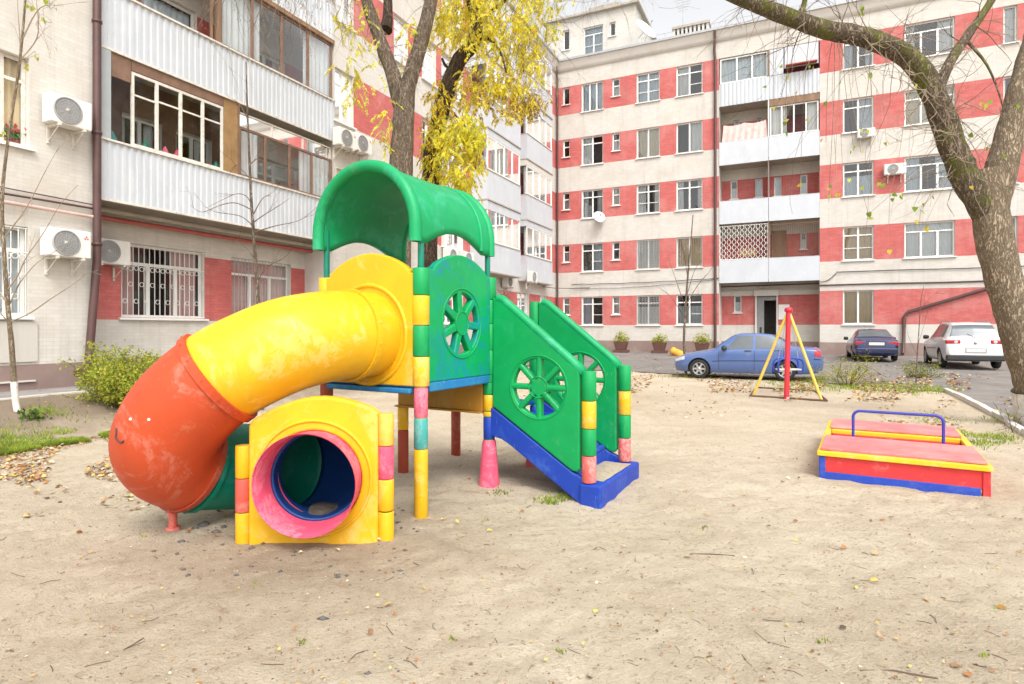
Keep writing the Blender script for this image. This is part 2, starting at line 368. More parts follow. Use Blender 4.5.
def tmix(f, A, Bc):
    x = N.new('ShaderNodeMix'); x.data_type = 'RGBA'
    K.new(f, x.inputs['Factor'])
    for s_, v_ in ((x.inputs['A'], A), (x.inputs['B'], Bc)):
        if hasattr(v_, 'links'): K.new(v_, s_)
        else: s_.default_value = (*v_, 1)
    return x.outputs['Result']
c = tmix(tramp(tnoise(.55, 9, .65), .32, .68), (.525, .432, .312), (.69, .595, .455))
c = tmix(tramp(tnoise(13, 10, .8), .57, .64, 0, .5), c, (.42, .30, .195))
c = tmix(tramp(tnoise(2.3, 9, .75), .50, .70, 0, .6), c, (.46, .365, .26))
c = tmix(tramp(tnoise(9, 9, .75), .54, .66, 0, .6), c, (.40, .31, .21))
c = tmix(tramp(tnoise(7, 9, .75, tc.outputs['Object']), .56, .68, 0, .5), c, (.72, .63, .49))          # damp, organic patches
c = tmix(tramp(tnoise(26, 6, .75), .56, .68, 0, .8), c, (.26, .185, .11))
c = tmix(tramp(tnoise(48, 7, .8), .55, .68, 0, .6), c, (.32, .23, .14))           # crumbs
c = tmix(tramp(tnoise(95, 4, .7), .64, .72, 0, .8), c, (.60, .53, .43))             # pale grains
c = tmix(tramp(tnoise(140, 4, .7), .66, .74, 0, .8), c, (.12, .085, .06))
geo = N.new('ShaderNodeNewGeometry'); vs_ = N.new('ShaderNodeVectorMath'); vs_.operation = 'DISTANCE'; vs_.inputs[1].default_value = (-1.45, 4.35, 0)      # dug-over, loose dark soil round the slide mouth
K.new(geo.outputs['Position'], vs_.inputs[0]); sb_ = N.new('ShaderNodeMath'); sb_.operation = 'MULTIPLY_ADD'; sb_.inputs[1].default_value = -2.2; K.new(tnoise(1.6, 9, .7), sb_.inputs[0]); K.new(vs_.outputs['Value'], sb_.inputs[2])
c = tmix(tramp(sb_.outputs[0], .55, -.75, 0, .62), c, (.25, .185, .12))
dt_ = N.new('ShaderNodeVectorMath'); dt_.operation = 'DOT_PRODUCT'; dt_.inputs[1].default_value = UR; K.new(geo.outputs['Position'], dt_.inputs[0])         # brown garden soil along the left wing
so_ = N.new('ShaderNodeMath'); so_.operation = 'MULTIPLY_ADD'; so_.inputs[1].default_value = 2.6; K.new(tnoise(1.1, 9, .7), so_.inputs[0]); K.new(dt_.outputs['Value'], so_.inputs[2]); o_ = C0.dot(UR) + 1.3
c = tmix(tramp(so_.outputs[0], o_ + 4.6, o_ + 3.0, 0, .85), c, (.235, .175, .125))
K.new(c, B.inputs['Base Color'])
bp = N.new('ShaderNodeBump'); bp.inputs['Strength'].default_value = .9; bp.inputs['Distance'].default_value = .03
ad = N.new('ShaderNodeMath'); ad.operation = 'ADD'; K.new(tnoise(16, 10, .7), ad.inputs[0]); K.new(tnoise(70, 6, .7), ad.inputs[1]); K.new(ad.outputs[0], bp.inputs['Height']); K.new(bp.outputs[0], B.inputs['Normal'])
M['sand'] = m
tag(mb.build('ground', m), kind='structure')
# asphalt yard
M['asphalt'] = mat('asphalt', (.19, .175, .16), .9, .22, .8, .3, 90, worn=((.30, .26, .22), .16, .9), dirt=((.08, .075, .07), .1, 3))
mb = MB(); st = .5; xa = [-3.5 + st * i for i in range(88)]; ya = [0 + st * i for i in range(76)]
for x in xa:
    for y in ya:
        q = [(x, y), (x + st, y), (x + st, y + st), (x, y + st)]
        ins = [in_poly(*p, ASPH) for p in q]
        if any(ins):
            if not all(ins):                      # snap outside corners to the edge
                q2 = []
                for p, k in zip(q, ins):
                    if k: q2.append(p); continue
                    best = None
                    for i in range(len(ASPH)):
                        ax, ay = ASPH[i]; bx, by = ASPH[(i + 1) % len(ASPH)]; dx, dy = bx - ax, by - ay
                        t = max(0, min(1, ((p[0] - ax) * dx + (p[1] - ay) * dy) / (dx * dx + dy * dy + 1e-9)))
                        e = (ax + t * dx, ay + t * dy); dd = math.hypot(p[0] - e[0], p[1] - e[1])
                        if best is None or dd < best[0]: best = (dd, e)
                    q2.append(best[1])
                q = q2
            mb.add([(p[0], p[1], base_h(*p) + .012) for p in q], [(0, 1, 2, 3)])
tag(mb.build('asphalt_yard', M['asphalt'], weld=True), kind='structure')
# pavement strip along the left wing, with a pale kerb
M['pavement'] = mat('worn_asphalt_path', (.27, .25, .235), .9, .2, 1.2, .25, 60, dirt=((.16, .14, .12), .16, 1.6))
M['kerb'] = mat('kerb_concrete', (.58, .55, .49), .85, .12, 3, .2, 50)
mb = MB()
for i in range(64):
    b0, b1 = -.2 + i * .5, .3 + i * .5
    P = [BL(a_, b_, 0) for a_, b_ in ((-1.4, b0), (1.27, b0), (1.27, b1), (-1.4, b1))]
    mb.add([(p.x, p.y, base_h(*BL(.6, (b0 if k in (0, 1) else b1), 0).xy) + .015) for k, p in enumerate(P)], [(0, 3, 2, 1)])
tag(mb.build('side_path', M['pavement'], weld=True), kind='structure')
mb = MB()
for i in range(16):
    b0, b1 = 1 + i * 1.98, 1 + i * 1.98 + 1.965
    h0 = base_h(*BL(1.3, b0, 0).xy) + .03 + random.uniform(-.008, .008); 
    mb.box(1.27, 1.37, b0, b1, h0 - .3, h0, 0, lambda p: BL(p.x, p.y, p.z))
tag(mb.build('path_kerb', M['kerb'], bevel=.008), kind='structure')
# kerb of the asphalt yard
mb = MB()
P = ASPH[5:10]
for (ax, ay), (bx, by) in zip(P[:-1], P[1:]):
    dv = Vector((bx - ax, by - ay, 0)); L = dv.length; dv.normalize(); nv = Vector((-dv.y, dv.x, 0)); n = int(L / 1.0)
    for k in range(n):
        p0 = Vector((ax, ay, 0)) + dv * (L * k / n); j = random.uniform(-.012, .012)
        T = lambda p: p0 + dv * p.x + nv * (p.y + j) + Vector((0, 0, p.z + base_h(p0.x, p0.y)))
        mb.box(0.01, L / n - .012, -.06, .06, -.3, .085 + j, 0, T)
tag(mb.build('yard_kerb', M['kerb'], bevel=.012), kind='structure')
# ------------------------------------------------------------------ the L-shaped apartment block
BLD = empty('apartment_building', BL(0, 0, 0), 'five-storey cream apartment block with red brick bands, wrapping two sides of the yard', 'apartment building')
WM = [M['cream'], M['red'], M['plinth'], M['cream_plaster'], M['dark'], M['brown']]
def PT(pl, u, d, z): return BL(u, d, z) if pl == 'R' else BL(d, u, z)
def bx(mb, pl, u0, u1, d0, d1, z0, z1, mi=0): mb.box(u0, u1, d0, d1, z0, z1, mi, lambda p: PT(pl, p.x, p.y, p.z))
BAND0, BH, FL = 1.77, 1.72, 3.2
def band(z):
    if z < .875: return 2
    k = (z - BAND0) / FL
    f = (z - BAND0) - math.floor(k) * FL
    return 1 if (0 <= f < BH and 0 <= k < 5) else 0
def wall(mb, pl, d, u0, u1, z0, z1, holes, depth=.20, matf=None, zc=()):
    us = sorted({u0, u1, *[h[0] for h in holes], *[h[1] for h in holes]}); us = [u for u in us if u0 <= u <= u1]
    zs = {z0, z1, .875, *zc, *[h[2] for h in holes], *[h[3] for h in holes]}
    for k in range(5): zs |= {BAND0 + FL * k, BAND0 + FL * k + BH}
    zs = sorted(z for z in zs if z0 <= z <= z1)
    for i in range(len(us) - 1):
        for j in range(len(zs) - 1):
            um, zm = (us[i] + us[i + 1]) / 2, (zs[j] + zs[j + 1]) / 2
            if us[i + 1] - us[i] < 1e-4 or zs[j + 1] - zs[j] < 1e-4: continue
            if any(h[0] < um < h[1] and h[2] < zm < h[3] for h in holes): continue
            c = [(us[i], zs[j]), (us[i + 1], zs[j]), (us[i + 1], zs[j + 1]), (us[i], zs[j + 1])]
            mb.quad(*[PT(pl, u, d, z) for u, z in c], (matf or (lambda u, z: band(z)))(um, zm), c)
    for h in holes:
        ua, ub, za, zb = h[:4]; e = depth
        for (p, q) in (((ua, za), (ub, za)), ((ub, za), (ub, zb)), ((ub, zb), (ua, zb)), ((ua, zb), (ua, za))):
            mb.quad(PT(pl, *[p[0]], d, p[1]), PT(pl, q[0], d, q[1]), PT(pl, q[0], d - e, q[1]), PT(pl, p[0], d - e, p[1]), 3, [(0, 0)] * 4)
        if len(h) > 4 and h[4] == 'open': continue
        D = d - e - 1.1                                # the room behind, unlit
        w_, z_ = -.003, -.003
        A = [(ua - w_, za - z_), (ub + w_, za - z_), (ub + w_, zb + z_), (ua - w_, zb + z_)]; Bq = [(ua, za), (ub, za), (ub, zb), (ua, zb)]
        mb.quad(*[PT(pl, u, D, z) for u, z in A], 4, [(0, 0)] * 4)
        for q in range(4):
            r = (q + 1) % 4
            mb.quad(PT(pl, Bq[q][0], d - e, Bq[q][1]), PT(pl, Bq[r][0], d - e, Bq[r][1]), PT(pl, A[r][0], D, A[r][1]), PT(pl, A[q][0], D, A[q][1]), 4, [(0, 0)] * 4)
rnd = random.Random(11)
def window(pl, d, h, style='two', fm='white', curtain=None, sill=True, grille=None, parent=None, dep=.12, pane=True, name='window'):
    ua, ub, za, zb = h[:4]; w = ub - ua; H = zb - za
    mb = MB(); fw = .065; D0, D1 = d - dep - .05, d - dep
    e = .004
    bx(mb, pl, ua + e, ua + fw, D0, D1, za + e, zb - e); bx(mb, pl, ub - fw, ub - e, D0, D1, za + e, zb - e)
    bx(mb, pl, ua + fw, ub - fw, D0, D1, za + e, za + fw); bx(mb, pl, ua + fw, ub - fw, D0, D1, zb - fw, zb - e)
    tz = None
    if style in ('two', 'three', 'tee', 'two_low'): tz = za + H * .74
    if style == 'two_plain': tz = None
    vs_ = {'two': [.5], 'two_plain': [.5], 'two_low': [.5], 'three': [.34, .67], 'three_plain': [.36, .68], 'tee': [.5], 'small': [], 'small_t': [], 'one': [], 'four': [.25, .5, .75]}[style]
    if style == 'small_t': tz = za + H * .6
    if tz: bx(mb, pl, ua + fw, ub - fw, D0 - .002, D1 - .002, tz - .03, tz + .03)
    mw = .042 if style != 'four' else .035
    for f in vs_:
        top = (tz - .03) if (tz and style != 'two') else zb - fw
        bx(mb, pl, ua + w * f - mw, ua + w * f + mw, D0 + .002, D1 + .004, za + fw, top)
    if style in ('two', 'three', 'two_low') and rnd.random() < .6:      # a thin glazing bar on one leaf
        f0 = vs_[-1]; zz = za + H * .36; bx(mb, pl, ua + w * f0 + mw, ub - fw, D0 + .004, D1 - .006, zz - .015, zz + .015)
        if rnd.random() < .6: bx(mb, pl, ua + fw, ua + w * vs_[0] - mw, D0 + .004, D1 - .006, zz - .015, zz + .015)
    o = mb.build(name, M[fm], parent or BLD)
    if pane:
        g = MB(); g.quad(*[PT(pl, u, D0 + .022, z) for u, z in ((ua + .02, za + .02), (ub - .02, za + .02), (ub - .02, zb - .02), (ua + .02, zb - .02))]); g.build('pane', M['thin_glass' if name == 'glazing' else 'glass' if pl == 'R' else 'side_glass'], o)
    if sill:
        s = MB(); s.box(ua - .07, ub + .07, d - dep, d + .09, za - .05, za - .006, 0, lambda p: PT(pl, p.x, p.y, p.z - (p.y - d) * .12)); s.build('sill', M[sill if isinstance(sill, str) else 'white'], o)
    cu = curtain if curtain is not None else rnd.choice(['full', 'sides', 'full', 'half', 'full', 'low'])
    if cu != 'none':
        col = rnd.choice([0, 0, 0, 0, 2, 3, 3, 3, 1, 4]) if not isinstance(cu, tuple) else cu[1]
        kd = cu if not isinstance(cu, tuple) else cu[0]
        c = MB(); zt = zb - .03; zl = za + .03
        spans = {'full': [(0, 1)], 'sides': [(0, rnd.uniform(.2, .36)), (rnd.uniform(.62, .8), 1)], 'half': [(0, .5)] if rnd.random() < .5 else [(.5, 1)], 'low': [(0, 1)], 'right': [(.5, 1)], 'left': [(0, .5)]}[kd]
        if kd == 'low': zt = za + H * .62
        for s0, s1 in spans:
            n = max(6, int((s1 - s0) * w / .035)); V = []
            ph = rnd.uniform(0, 6)
            for i in range(n + 1):
                u = ua + .02 + (w - .04) * (s0 + (s1 - s0) * i / n); dd = D0 - .13 + .025 * math.sin(i * 1.25 + ph) + .015 * math.sin(i * .43)
                V += [PT(pl, u, dd, zl), PT(pl, u, dd, zt)]
            c.add(V, [(2 * i, 2 * i + 2, 2 * i + 3, 2 * i + 1) for i in range(n)], 0, True)
        c.build('curtain', M['curtains'][col], o)
    if grille: make_grille(pl, d - .02, ua, ub, za, zb, grille, o)
    return o
def rod(mb, pl, u0, z0, u1, z1, d, r=.009): mb.tube([PT(pl, u0, d, z0), PT(pl, u1, d, z1)], r, 5)
def ring(mb, pl, u, z, d, R, r=.008, n=14):
    pts = [PT(pl, u + R * math.cos(2 * PI * k / n), d, z + R * math.sin(2 * PI * k / n)) for k in range(n + 1)]
    mb.tube(pts, r, 4, caps=False)
def make_grille(pl, d, ua, ub, za, zb, kind, parent):
    mb = MB(); w, H = ub - ua, zb - za; mt = 'grille'
    if kind == 'rings':
        n = max(4, round(w / .135))
        for i in range(n + 1): rod(mb, pl, ua + .03 + (w - .06) * i / n, za + .02, ua + .03 + (w - .06) * i / n, zb - .02, d, .010)
        for zz in (za + .02, za + H * .71, zb - .03): rod(mb, pl, ua + .01, zz, ub - .01, zz, d + .004, .012)
        for i in range(n):
            for f in ((.22, .67) if i % 2 else (.45, .66)):
                ring(mb, pl, ua + .03 + (w - .06) * (i + .5 + (0 if i % 2 else .5) * 0) / n, za + H * f, d + .012, .052, .009)
    elif kind == 'lattice':
        n = max(4, round(w / .16)); nz = max(5, round(H / .12)); mt = 'greygrille'
        for i in range(n + 1): rod(mb, pl, ua + w * i / n, za + .01, ua + w * i / n, zb - .01, d, .010)
        for j in range(nz):
            zz = za + H * (j + .5) / nz
            pts = [PT(pl, ua + w * q / (4 * n), d + .004, zz + .035 * math.sin(q * PI / 2)) for q in range(4 * n + 1)]
            mb.tube(pts, .010, 4)
    elif kind == 'hex':
        n = max(6, round(w / .13)); nz = max(4, round(H / .30)); mt = 'grille'
        for i in range(n + 1):
            u0 = ua + w * i / n; pts = []
            for q in range(nz * 4 + 1):
                s_ = (1 if i % 2 else -1) * (1 if (q // 2) % 2 else -1); s_ = s_ * (1 if q % 4 in (0, 1, 2, 3) else 1)
                pts.append(PT(pl, u0 + .03 * s_, d, za + H * q / (nz * 4)))
            mb.tube(pts, .016, 4)
        for zz in (za + .01, zb - .01): rod(mb, pl, ua, zz, ub, zz, d, .016)
        rod(mb, pl, ua, za, ua, zb, d, .016); rod(mb, pl, ub, za, ub, zb, d, .016)
    elif kind == 'bars':
        n = max(4, round(w / .12))
        for i in range(n + 1): rod(mb, pl, ua + w * i / n, za, ua + w * i / n, zb, d, .008)
        for f in (.05, .95): rod(mb, pl, ua, za + H * f, ub, za + H * f, d, .010)
        mt = 'greygrille'
    mb.build('grille', M[mt], parent)
def corrug(mb, pl, u0, u1, d, z0, z1, pitch=.17, dep=.018, mi=0, out=1):
    n = max(1, round((u1 - u0) / pitch)); V = []
    for i in range(n):
        a = u0 + (u1 - u0) * i / n; p = (u1 - u0) / n
        for f, dd in ((0, 0), (.42, 0), (.5, dep), (.92, dep)): V.append((a + p * f, d + dd))
    V.append((u1, d)); o = []
    for u, dd in V: o += [PT(pl, u, dd, z0), PT(pl, u, dd, z1)]
    mb.add(o, [(2 * i, 2 * i + 2, 2 * i + 3, 2 * i + 1) for i in range(len(V) - 1)], mi)
# ---------------- right wing: flush part with five columns of windows
WALLMB = MB()
zb_ = lambda k: BAND0 + FL * k
holesR = []; winR = []
cols = [('a', 563.0, 569.6, 'small'), ('b', 581.6, 603.0, 'w'), ('c', 612.3, 619.7, 'small'), ('d', 636.6, 659.6, 'w'), ('e', 676.3, 702.5, 'w')]
styles = {('b', 4): ('three_plain', None, ('full', 3)), ('b', 3): ('two', None, ('half', 0)), ('b', 2): ('two', None, 'sides'), ('b', 1): ('two', None, ('right', 3)), ('b', 0): ('two', None, 'half'),
          ('d', 4): ('two', None, ('full', 3)), ('d', 3): ('two_plain', None, ('full', 1)), ('d', 2): ('two', None, 'sides'), ('d', 1): ('two_plain', 'lattice', ('full', 0)), ('d', 0): ('two', 'lattice', ('low', 0)),
          ('e', 4): ('two', None, ('left', 0)), ('e', 3): ('two_plain', None, ('right', 0)), ('e', 2): ('two', None, 'sides'), ('e', 1): ('two_plain', 'bars', ('full', 4)), ('e', 0): ('two', None, ('low', 2))}
for k in range(5):
    for c, p0, p1, kd in cols:
        u0, u1 = Ru(p0), Ru(p1); z0, z1 = zb_(k), zb_(k) + BH
        if kd == 'small': z1 = z1 - .02; z0 = z0 + .62
        holesR.append((u0, u1, z0 + .02, z1 - .012)); winR.append((c, k, holesR[-1]))
UA, UB = Ru(719.0), Ru(819.8)
ROOFZ = 17.55
wall(WALLMB, 'R', 0, 0, UA, -.6, ROOFZ, holesR)
for c, k, h in winR:
    if c in 'ac': window('R', 0, h, 'small_t' if rnd.random() < .5 else 'small', curtain=rnd.choice([('low', 0), 'none', ('full', 0)]))
    else:
        st_, gr, cu = styles[(c, k)]; window('R', 0, h, st_, curtain=cu, grille=gr)
# ---------------- right part beyond the loggias
UE = 52.0
holes2 = []; win2 = []
for k in range(5):
    for c, p0, p1, stl in (('f', 843.0, 873.8, 'two'), ('g', 904.5, 955.0, 'three'), ('h', 1003.5, 1017.5, 'one'), ('i', 1040, 1075, 'two')):
        if k == 0 and c in 'gh': continue
        h = (Ru(p0), Ru(p1), zb_(k) + .02, zb_(k) + BH - .012); holes2.append(h); win2.append((c, k, h, stl))
wall(WALLMB, 'R', 0, UB, UE, -.6, ROOFZ, holes2)
for c, k, h, stl in win2:
    cu = {('f', 0): ('full', 4), ('f', 1): ('full', 4), ('g', 1): ('full', 0), ('g', 2): ('sides', 3), ('f', 2): 'low'}.get((c, k))
    window('R', 0, h, 'two_plain' if (c, k) == ('f', 0) else stl, curtain=cu)
# ---------------- loggia bay (recessed) of the right wing
RD = -1.35; PB, PH, TOPZ = 4.07, 1.20, zb_(4) + BH
lh = []
def small_R(px0, px1, py0, py1, b): return (Ru(px0, b), Ru(px1, b), Rz((px0 + px1) / 2, py1, b), Rz((px0 + px1) / 2, py0, b))
for p in ((730.5, 737.5, 180.5, 199), (755, 762.5, 178.5, 197), (774, 781.5, 177, 196), (800, 807.5, 174.5, 194), (733.5, 739.5, 120.0, 142), (757, 762.5, 118, 140), (800.5, 806.5, 232, 249), (734, 741.5, 295.5, 312.5)):
    lh.append(small_R(*p, RD))
dr = (Ru(757.5, RD), Ru(776, RD), .1, Rz(766, 296, RD)); lh.append(dr)
wall(WALLMB, 'R', RD, UA, UB, -.6, TOPZ, lh, matf=lambda u, z: 1 if z > 1.77 and (band(z) == 1 or z > 100) else band(z))
for h in lh[:-1]: window('R', RD, h, 'small', curtain=rnd.choice([('low', 0), ('full', 3)]), sill=True)
# reveals, beams and the head of the recess
for u in (UA, UB):
    for j in range(12):
        z0 = -.6 + j * (TOPZ + .6) / 12; z1 = z0 + (TOPZ + .6) / 12
        WALLMB.quad(PT('R', u, 0, z0), PT('R', u, RD, z0), PT('R', u, RD, z1), PT('R', u, 0, z1), 3, [(0, z0), (1, z0), (1, z1), (0, z1)])
WALLMB.quad(PT('R', UA, 0, TOPZ), PT('R', UB, 0, TOPZ), PT('R', UB, RD, TOPZ), PT('R', UA, RD, TOPZ), 3, [(0, 0)] * 4)
wall(WALLMB, 'R', 0, UA, UB, TOPZ, ROOFZ, [])
M['doorgrey'] = mat('grey_door_paint', (.22, .22, .225), .5, .1)
# door: grey leaf ajar, dark stair hall, cream surround
mb = MB()
uw = dr[1] - dr[0]
bx(mb, 'R', dr[0] - .02, dr[0] + .36 * uw, RD + .01, RD + .07, .1, dr[3] - .02)
bx(mb, 'R', dr[0] + .36 * uw, dr[1] + .02, RD + .01, RD + .07, dr[3] - .25, dr[3] - .02)
door = mb.build('entrance_door', M['doorgrey'], BLD)
mb = MB(); bx(mb, 'R', dr[0] + .12, dr[0] + .22, RD + .075, RD + .1, 1.25, 1.65); mb.build('intercom', M['black'], door)
mb = MB(); bx(mb, 'R', dr[0] - .12, dr[0] - .025, RD + .002, RD + .14, .05, dr[3] + .3); bx(mb, 'R', dr[1] + .02, dr[1] + .1, RD + .002, RD + .14, .05, dr[3] + .3); bx(mb, 'R', dr[0] - .16, dr[1] + .14, RD + .142, RD + .30, dr[3] + .0, dr[3] + .32)
mb.build('door_surround', M['cream_plaster'], BLD)
for ua_, ub_ in ((UA, dr[0] - .17), (dr[1] + .15, UB)):
    mb = MB(); bx(mb, 'R', ua_, ub_, RD + .002, RD + .10, dr[3] + .03, dr[3] + .30); mb.build('wall_ledge', M['cream_plaster'], BLD)
mb = MB(); bx(mb, 'R', Ru(778.5, RD), Ru(789.5, RD), RD + .02, RD + .05, Rz(784, 319.5, RD), Rz(784, 304.5, RD)); mb.build('notice_board', M['white'], BLD)
UM = Ru(768.5)
for k in range(1, 5):
    z0 = PB + FL * (k - 1)
    s = MB(); bx(s, 'R', UA + .003, UB - .003, RD, -.012, z0 + .02, z0 + .17); bal = s.build('balcony', M['concrete'], BLD)
    p = MB()
    if k == 4:
        corrug(p, 'R', UA + .01, UB - .01, .0, z0 - .02, z0 + PH, .2, .03)
        bx(p, 'R', UA + .01, UB - .01, -.03, -.003, z0 - .02, z0 + PH)
    else:
        bx(p, 'R', UA + .01, UM - .012, -.01, .03, z0 - .03, z0 + PH); bx(p, 'R', UM + .012, UB - .01, -.01, .03, z0 - .03, z0 + PH)
        bx(p, 'R', UA + .01, UB - .01, -.004, .034, z0 + PH + .002, z0 + PH + .03)
    p.build('balcony_panel', M['metal_white'], bal, bevel=.004)
    d_ = MB(); bx(d_, 'R', UM - .03, UM + .03, RD, -.02, z0 + .175, z0 + FL); d_.build('divider', M['white' if k != 2 else 'plinth'], bal)
    zt = z0 + FL - .02
    gz0 = z0 + PH + .035
    if k == 4:
        h = (UA + .05, UM - .04, gz0, TOPZ - .04); window('R', .06, h, 'three_plain', sill=False, parent=bal, curtain=('full', 3), name='glazing')
        q = MB(); bx(q, 'R', UM + .05, UM + .72, -.05, -.01, gz0, TOPZ - .03); bx(q, 'R', UM + .77, UB - .06, -.05, -.01, gz0 + .25, TOPZ - .03); q.build('white_boarding', M['metal_white'], bal)
        q = MB(); bx(q, 'R', UM - .035, UM + .035, -.06, .03, gz0, TOPZ - .02); q.build('timber_post', M['wood'], bal)
        q = MB(); q.box(UM + .82, UB - .12, 0, .45, 0, .05, 0, lambda p: PT('R', p.x, p.y, gz0 + .28 + p.z - p.y * .15)); q.build('flower_shelf', M['brickred'], bal)
    if k == 3:
        h = (UM + .06, UB - .05, gz0, zt - .38); window('R', .06, h, 'four', sill=False, parent=bal, curtain=('sides', 0), name='glazing')
        q = MB(); bx(q, 'R', UM + .04, UB - .03, -.03, .0, zt - .37, zt); q.build('timber_head', M['wood'], bal)
    if k == 1:
        q = BL; make_grille('R', -.03, UA + .04, UM - .05, gz0, zt - .12, 'hex', bal)
        q = MB(); bx(q, 'R', UA + 1.0, UA + 1.85, -.11, -.08, gz0 + .18, gz0 + .55); q.build('orange_box', M['amber'], bal)
        q = MB(); bx(q, 'R', UM - .04, UM + .03, -.06, .0, gz0, zt); q.build('post', M['brown'], bal)
        mb = MB(); n = 26
        for i in range(n + 1):
            u = UM + .1 + (UB - UM - .16) * i / n; rod(mb, 'R', u, gz0, u, zt - .1, -.04, .007)
            if i < n: ring(mb, 'R', u + (UB - UM - .16) / n / 2, zt - .16, -.04, .05, .008, 10)
        rod(mb, 'R', UM + .1, zt - .22, UB - .06, zt - .22, -.04, .01); mb.build('railing', M['brown'], bal)
        q = MB(); bx(q, 'R', UM + .12, UM + .85, RD + .02, RD + .06, z0 + .2, zt - .35); q.build('balcony_door', M['wood'], bal)
# ---------------- left wing
LZT = ROOFZ
bN = Lu(93.2); bS = Lu(334.5); bT = Lu(-190)
holesL = []; wl = []
def Lwin(px0, px1, k, a=0.0, st_='two', cu=None, gr=None, fm='white', sill=True, dz=(0.02, -.012)):
    h = (min(Lu(px0, a), Lu(px1, a)), max(Lu(px0, a), Lu(px1, a)), zb_(k) + dz[0], zb_(k) + BH + dz[1]); return (h, st_, cu, gr, fm, sill)
near = [Lwin(-22, 29.3, 1, 0, 'two', ('full', 4), None, 'oldwhite'), Lwin(-30, 28.0, 0, 0, 'three', ('full', 2), 'rings')]  # tan curtain in the upper one stands in for a golden tree reflection
wall(WALLMB, 'L', 0, bN, bT, -.6, LZT, [w[0] for w in near], matf=lambda u, z: 2 if z < .93 else 0)
for w in near: window('L', 0, w[0], w[1], w[4], w[2], w[5], w[3])
# pilaster strip and ledge under the near windows
mb = MB(); bx(mb, 'L', Lu(36.5), Lu(-40), .002, .04, .93, 1.69); mb.build('window_apron', M['cream'], BLD)
mb = MB(); bx(mb, 'L', Lu(34.5), Lu(-60), .002, .05, .55, .58); mb.build('plinth_ledge', M['cream_plaster'], BLD)
# recessed back wall of the loggias
LA = -1.25
back = [Lwin(121, 204.5, 0, LA, 'three', ('sides', 5), 'rings', dz=(.06, .12)), Lwin(231.5, 291, 0, LA, 'three', ('full', 5), 'bars', dz=(.06, .1)),
        Lwin(141, 197, 2, LA, 'three', ('full', 3), dz=(-.2, .1)), Lwin(248, 285, 2, LA, 'two', ('sides', 0)),
        Lwin(122, 162, 1, LA, 'two_plain', ('sides', 2), dz=(-.1, .0)), Lwin(176, 212, 1, LA, 'two_plain', ('sides', 0), dz=(-.1, .0)), Lwin(250, 300, 1, LA, 'two', ('full', 3))]
wall(WALLMB, 'L', LA, bS, bN, -.6, LZT, [w[0] for w in back], matf=lambda u, z: 5 if (5.5 < z < 7.62 and u > Lu(262, LA)) else (2 if z < .93 else band(z)), zc=(5.5, 7.62))
for w in back: window('L', LA, w[0], w[1], w[4], w[2], w[5], w[3])
for u in (bN, bS):
    for j in range(11):
        z0 = -.6 + j * (LZT + .6) / 11; z1 = z0 + (LZT + .6) / 11
        WALLMB.quad(PT('L', u, 0, z0), PT('L', u, LA, z0), PT('L', u, LA, z1), PT('L', u, 0, z1), 3, [(0, 0)] * 4)
# far front part
far = []
for k in range(5):
    far += [Lwin(334.9 if k == 2 else 336.5, 353.5, k, 0, 'two', ('half', 3) if k == 2 else None), Lwin(385 + 9, 408, k, 0, 'two'), Lwin(422, 436, k, 0, 'two'), Lwin(441.5, 463, k, 0, 'three', ('sides', 0))]
    if k == 0: far += [Lwin(489.5, 500.5, 0, 0, 'two', ('full', 2), 'rings'), Lwin(517, 529, 0, 0, 'two', ('full', 0)), Lwin(540, 546, 0, 0, 'two')]
wall(WALLMB, 'L', 0, 0, bS, -.6, LZT, [w[0] for w in far], matf=lambda u, z: (1 if (band(z) == 1 and (not Lu(357.8) < u) and u < Lu(357.8) and (u > Lu(383.5) or u < Lu(398))) else (0 if band(z) == 1 else band(z))), zc=())
for w in far: window('L', 0, w[0], w[1], w[4], w[2], w[5], w[3])
wallo = WALLMB.build('wall', WM, BLD)
